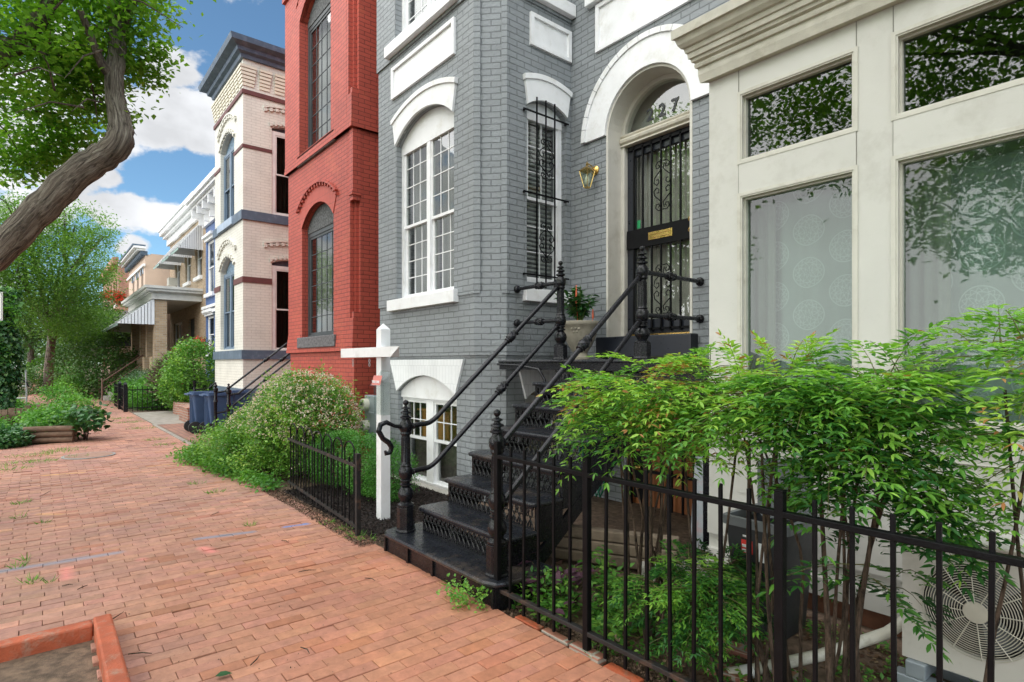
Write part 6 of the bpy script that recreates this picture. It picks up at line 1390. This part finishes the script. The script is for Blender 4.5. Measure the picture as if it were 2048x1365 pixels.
# --- nandinas in the fenced garden
def nandina(name, label, canes, fronds, tone=0., leaf=.046, seed=1, cat='shrub', spread=1.):
    """canes: list of point lists; fronds: list of (origin, dir, length)"""
    t = thing(name, (canes[0][0][0], canes[0][0][1], 0), label, cat); mb = MB()
    for c in canes: limb(mb, c, .010, .005, 7, 3, .12)
    mb.build('cane', BARK2, t, smooth=70, uv=False)
    P = []; A = []; Nn = []; S = []; RN = []; rc = MB()
    for (o, d, ln) in fronds:
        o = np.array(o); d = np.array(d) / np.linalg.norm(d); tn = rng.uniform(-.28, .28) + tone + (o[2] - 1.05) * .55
        if rng.random() < .012: tn += .5
        side = np.cross(d, [0, 0, 1.]); side /= np.linalg.norm(side) + 1e-6; m_ = 6; pts = []
        for i in range(m_ + 1):
            q = i / m_; p = o + d * ln * q + np.array([0, 0, -.30 * ln * q * q]); pts.append(p)
            if i == 0: continue
            dd = unit((d + np.array([0, 0, -.6 * q]))[None])[0]
            for sg in ((-1, 1) if i < m_ else (0,)):
                pl_ = ln * (.50 - .26 * q); pd = unit((dd * (.65 if sg else 1) + side * sg * .85 + np.array([0, 0, .10]))[None])[0]
                K = 3 if i < m_ - 1 else 2
                for j in range(1, K + 1):
                    c = p + pd * pl_ * j / K + np.array([0, 0, -.04 * j / K]); s2 = unit(np.cross(pd, [0, 0, 1.])[None])[0]
                    for s3 in ((-1, 1, 0) if j == K else (-1, 1)):
                        ax = pd * (.75 if s3 else 1) + s2 * s3 * .8 + rng.normal(size=3) * .14 + np.array([0, 0, -.12])
                        P.append(c); A.append(ax); Nn.append(np.array([0, 0, 1.]) + rng.normal(size=3) * .35); S.append(leaf * rng.uniform(.7, 1.2)); RN.append(np.clip(.42 + tn + rng.normal() * .1, 0, 1))
        rc.tube([tuple(q) for q in pts[::2]], [.0028, .002, .0014, .001][:len(pts[::2])], 4)
    rc.build('leaf_stalk', paint('stalk_green_' + name, (.10, .10, .03), .6, bumps=0), t, uv=False)
    S = np.array(S); leaves('foliage', P, A, Nn, S, S * .31, np.array(RN), GN, t, LEAF6); return t
def cluster(c, n, rx, ry, rz, ln=(.20, .34), up=.15):
    out = []
    for k in range(n):
        d = rdir(1)[0]; o = np.array([c[0] + d[0] * rx * rng.uniform(.2, .9), c[1] + d[1] * ry * rng.uniform(.2, .9), c[2] + d[2] * rz * rng.uniform(.2, 1)])
        dr = np.array([d[0] * 1.0 + rng.normal() * .5, d[1] * 1.0 + rng.normal() * .5, up + d[2] * .35 + rng.normal() * .18]); out.append((o, dr, rng.uniform(*ln)))
    return out
def canes(bx, by, tops, n=None, z0=-.03):
    out = []
    for (tx, ty, tz) in tops:
        x0, y0 = bx + rng.normal() * .07, by + rng.normal() * .05; mx_, my_ = (x0 + tx) / 2 + rng.normal() * .04, (y0 + ty) / 2 + rng.normal() * .04
        out.append([(x0, y0, z0), (x0 * .6 + mx_ * .4, y0 * .6 + my_ * .4, tz * .28), (mx_, my_, tz * .58), (tx, ty, tz)])
    return out
def at(u, v, y): # point of the plane at depth y seen at a photo position
    a = (u - 1024) / 1149; d = y / (FY + .7721 * a); return (d * (FX + .6355 * a), y, EYE + (727 - v) / 1149 * d)
nA = [at(1200, 800, 2.65), at(1290, 780, 2.55), at(1380, 800, 2.7), at(1250, 860, 2.5)]
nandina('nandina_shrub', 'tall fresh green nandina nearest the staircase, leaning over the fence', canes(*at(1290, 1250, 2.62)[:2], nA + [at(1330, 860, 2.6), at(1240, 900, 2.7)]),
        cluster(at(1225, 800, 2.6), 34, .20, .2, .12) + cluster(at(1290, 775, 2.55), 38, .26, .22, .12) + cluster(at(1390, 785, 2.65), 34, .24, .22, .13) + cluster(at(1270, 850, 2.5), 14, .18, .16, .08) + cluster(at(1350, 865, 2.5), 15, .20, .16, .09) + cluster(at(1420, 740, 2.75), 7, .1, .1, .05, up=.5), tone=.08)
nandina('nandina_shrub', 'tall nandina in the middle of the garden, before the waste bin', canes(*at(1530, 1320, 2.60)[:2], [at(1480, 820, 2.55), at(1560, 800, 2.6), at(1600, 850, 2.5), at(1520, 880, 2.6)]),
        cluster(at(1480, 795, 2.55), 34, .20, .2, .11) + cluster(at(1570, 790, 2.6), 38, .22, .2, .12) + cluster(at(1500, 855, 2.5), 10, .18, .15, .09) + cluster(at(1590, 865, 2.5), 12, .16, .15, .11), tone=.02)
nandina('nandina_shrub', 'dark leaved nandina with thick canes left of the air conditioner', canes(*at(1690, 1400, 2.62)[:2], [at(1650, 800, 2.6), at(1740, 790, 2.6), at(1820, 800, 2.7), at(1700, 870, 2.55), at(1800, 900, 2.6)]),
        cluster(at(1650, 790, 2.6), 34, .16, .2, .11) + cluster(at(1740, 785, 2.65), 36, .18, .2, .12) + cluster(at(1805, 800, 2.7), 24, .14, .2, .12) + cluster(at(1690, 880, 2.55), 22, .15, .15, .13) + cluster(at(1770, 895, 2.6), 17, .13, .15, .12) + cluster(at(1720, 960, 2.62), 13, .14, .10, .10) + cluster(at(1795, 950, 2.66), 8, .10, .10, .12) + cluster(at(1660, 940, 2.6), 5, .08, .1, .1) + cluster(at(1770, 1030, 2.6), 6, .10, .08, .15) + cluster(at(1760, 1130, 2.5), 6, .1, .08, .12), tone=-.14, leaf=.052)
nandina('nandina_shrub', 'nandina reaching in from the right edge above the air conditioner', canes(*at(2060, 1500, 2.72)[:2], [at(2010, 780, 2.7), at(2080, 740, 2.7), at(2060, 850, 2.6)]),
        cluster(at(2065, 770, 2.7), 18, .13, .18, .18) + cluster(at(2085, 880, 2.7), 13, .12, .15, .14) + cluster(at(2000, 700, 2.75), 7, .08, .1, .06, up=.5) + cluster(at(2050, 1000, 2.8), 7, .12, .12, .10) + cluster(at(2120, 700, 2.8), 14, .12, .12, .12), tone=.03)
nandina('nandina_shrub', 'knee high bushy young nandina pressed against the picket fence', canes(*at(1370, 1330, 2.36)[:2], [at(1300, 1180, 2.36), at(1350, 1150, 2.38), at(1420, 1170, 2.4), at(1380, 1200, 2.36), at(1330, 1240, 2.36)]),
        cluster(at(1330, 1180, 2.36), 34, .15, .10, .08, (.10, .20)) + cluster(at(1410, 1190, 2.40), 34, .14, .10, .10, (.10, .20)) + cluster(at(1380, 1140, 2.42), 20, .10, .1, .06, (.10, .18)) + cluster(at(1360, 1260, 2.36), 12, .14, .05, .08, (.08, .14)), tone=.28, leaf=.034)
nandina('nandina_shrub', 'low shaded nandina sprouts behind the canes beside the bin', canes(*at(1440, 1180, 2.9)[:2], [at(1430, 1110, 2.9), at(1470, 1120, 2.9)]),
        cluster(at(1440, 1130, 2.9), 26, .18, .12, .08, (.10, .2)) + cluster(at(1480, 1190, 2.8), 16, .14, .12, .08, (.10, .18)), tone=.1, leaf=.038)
# thin bare canes rising through the middle of the garden
tc_ = thing('bare_canes', (-1.9, 2.6, 0), 'thin bare brown canes crossing between the middle fence pickets', 'canes'); mb = MB()
for (u0, u1, y_) in ((1262, 1255, 2.6), (1300, 1310, 2.55), (1318, 1345, 2.6), (1275, 1290, 2.7), (1400, 1480, 2.75), (1395, 1370, 2.7), (1520, 1535, 2.5), (1545, 1500, 2.6), (1560, 1530, 2.45), (1660, 1640, 2.45), (1700, 1760, 2.5), (1640, 1690, 2.6), (1580, 1545, 2.7)):
    a = at(u0, 1300, y_); b_ = at(u1, 900, y_ + .05); limb(mb, [(a[0], a[1], -.02), ((a[0] + b_[0]) / 2 + rng.normal() * .03, y_, .42), (b_[0] + rng.normal() * .02, b_[1], 1.1)], random.choice((.008, .011, .016, .020)), .006, 7, 4, .1)
mb.build('cane', BARK2, tc_, smooth=70, uv=False)
# ground plants
def carpet(name, n, x0, x1, y0, y1, hgt, size, m, dens=None, wid=.6, tpl=LEAF2, z0=-.02, flat=.5, up=.4):
    P = np.c_[rng.uniform(x0, x1, n), rng.uniform(y0, y1, n), np.zeros(n)]
    if dens is not None:
        nn = np.sin(P[:, 0] * 7.3 + 2) * np.cos(P[:, 1] * 8.1) + .6 * np.sin(P[:, 0] * 17 + P[:, 1] * 13); P = P[nn > dens]
    n = len(P); P[:, 2] = z0 + rng.random(n) ** 1.4 * hgt * (.6 + .4 * np.sin(P[:, 0] * 9) * np.sin(P[:, 1] * 11))
    A = rdir(n); A[:, 2] = np.abs(A[:, 2]) * up; s = size * rng.uniform(.5, 1.25, n)
    return leaves(name, P, A, np.array([0, 0, 1.]) + rdir(n) * flat, s, s * wid, rng.random(n), m, None, tpl)
tag(carpet('garden_weeds', 2600, -2.78, -1.95, 2.28, 3.05, .26, .055, GW, -.5, tpl=LEAF6, wid=.5), 'leafy green weeds right of the stairs inside the fence', 'weeds', kind='stuff')
tag(carpet('garden_weeds', 5200, -2.0, -.3, 2.3, 3.5, .06, .030, GW, .1), 'small scattered weeds on the garden soil by the bin', 'weeds', kind='stuff')
tag(carpet('leaf_litter', 9000, -2.9, 1.0, 2.16, 3.6, .006, .030, LITTER, -.6, z0=-.028, flat=.25, up=.15), 'dry leaf litter on the garden soil', 'leaf litter', kind='stuff')
tag(carpet('mulch_chips', 16000, -7.0, -4.3, 2.2, 3.6, .014, .035, leafmat('mulch_chip', ((0, (.012, .008, .007)), (1, (.05, .035, .03))), 0, .9), None, .25, z0=-.014, flat=.6), 'black bark mulch in the hoop fence bed', 'mulch', kind='stuff')
tag(carpet('crumbly_soil', 9000, -3.1, 1.2, 2.15, 2.34, .010, .018, leafmat('soil_crumb', ((0, (.05, .03, .02)), (1, (.20, .13, .09))), 0, .9), None, .7, z0=-.022, flat=1), 'strip of crumbly soil between the pavers and the picket fence', 'soil', kind='stuff')
tag(carpet('crumbly_soil', 5000, -7.1, -4.4, 2.02, 2.2, .010, .018, bpy.data.materials['soil_crumb'], None, .7, z0=.0, flat=1), 'soil spilled along the foot of the hoop fence', 'soil', kind='stuff')
def tufts(name, label, spots, per, h, m=GW):
    P = []; A = []; S = []
    for (x_, y_, r_) in spots:
        k = int(per * r_ / .08)
        for _ in range(k):
            a = rng.uniform(0, 6.28); q = r_ * rng.random() ** .7; P.append((x_ + q * math.cos(a), y_ + q * math.sin(a), -.002)); A.append((math.cos(a) * .9, math.sin(a) * .9, rng.uniform(.4, 1.2))); S.append(h * rng.uniform(.4, 1.2))
    S = np.array(S); return tag(leaves(name, P, A, rdir(len(P), .6), S, .006, rng.random(len(P)), m, None, BLADE), label, 'grass', kind='stuff')
sp_ = [(*gp(u, v), r_) for u, v, r_ in ((35, 1133, .06), (55, 1120, .045), (62, 1163, .07), (98, 1165, .03), (87, 1046, .05), (40, 1007, .09), (38, 1035, .06), (500, 1051, .05), (60, 912, .3), (80, 923, .22), (20, 928, .3), (110, 905, .3), (10, 940, .3), (130, 900, .3), (150, 915, .16), (395, 968, .1), (430, 985, .1), (345, 912, .12), (330, 890, .2), (310, 880, .2), (282, 857, .3), (260, 845, .35), (235, 838, .4), (655, 1047, .07), (690, 1060, .08), (715, 1072, .10), (735, 1080, .07), (905, 1170, .06), (860, 1130, .05), (1190, 1310, .04))]
tufts('sidewalk_grass', 'grass tufts growing between the sidewalk bricks', sp_, 34, .06)
mn = [(-3.05, 2.02, .08), (-2.95, 2.05, .07), (-2.9, 1.98, .05), (-2.82, 2.08, .05)]
P = []; 
for x_, y_, r_ in mn:
    for k in range(90): P.append((x_ + rng.normal() * r_ * .5, y_ + rng.normal() * r_ * .4, rng.uniform(0, .14)))
tag(leaves('clover_clump', P, rdir(len(P)), np.array([0, 0, 1.]) + rdir(len(P)) * .4, .022, .02, rng.uniform(.4, 1, len(P)), GW), 'small bright clover clump at the stair foot by the first fence post', 'weeds', kind='stuff')
cl = thing('purple_coleus', (-2.6, 2.6, 0), 'purple leaved plant low behind the fence beside the stairs', 'plant')
P = [(-2.62 + rng.normal() * .16, 2.55 + rng.normal() * .10, rng.uniform(.06, .2)) for _ in range(60)]
leaves('foliage', P, rdir(60) * [1, 1, .3], np.array([0, 0, 1.]) + rdir(60) * .4, rng.uniform(.06, .12, 60), .06, rng.random(60), GPUR, cl, LEAF6)
mb = MB(); [mb.tube([(-2.62, 2.55, -.02), tuple(p)], [.004, .002], 5) for p in P[:20]]; mb.build('stem', BARK2, cl, uv=False)
# fallen twigs and leaves on the bricks
for i, (u, v, ln, a) in enumerate(((570, 1086, .11, .2), (615, 1145, .12, 1.1), (740, 1162, .10, .3), (280, 1312, .12, .9), (228, 1240, .14, 2.4), (610, 1305, .10, .1), (90, 990, .32, -.3), (85, 943, .2, .1), (310, 865, .3, .2), (165, 1178, .07, 2.2), (135, 1174, .06, 1.2), (430, 1030, .1, 2.2), (510, 1325, .09, 2.4))):
    x_, y_ = gp(u, v); p0 = Vector((x_ - ln / 2 * math.cos(a), y_ - ln / 2 * math.sin(a), .009)); p1 = Vector((x_ + ln / 2 * math.cos(a), y_ + ln / 2 * math.sin(a), .012))
    tag(MB().tube([p0, p0.lerp(p1, .5) + Vector((.006, .008, .006)), p1], [.0028, .0035, .002], 5).build('fallen_twig', BARK2, None, uv=False), 'dark thin twig lying on the sidewalk bricks', 'twig', 'fallen twigs on the sidewalk')
lf = leaves('fallen_leaf', [(*gp(430, 1358), .012)], [(.3, 1, .05)], [(.1, 0, 1)], .075, .05, np.array([.15]), GIVY, None, LEAF6); tag(lf, 'single dark green leaf on the bricks at the bottom edge', 'leaf')
tag(carpet('sidewalk_crumbs', 1500, -11, -1.5, .2, 2.15, .004, .009, bpy.data.materials['soil_crumb'], None, .7, z0=.004, flat=.4), 'tiny crumbs and petals scattered over the bricks', 'debris', kind='stuff')
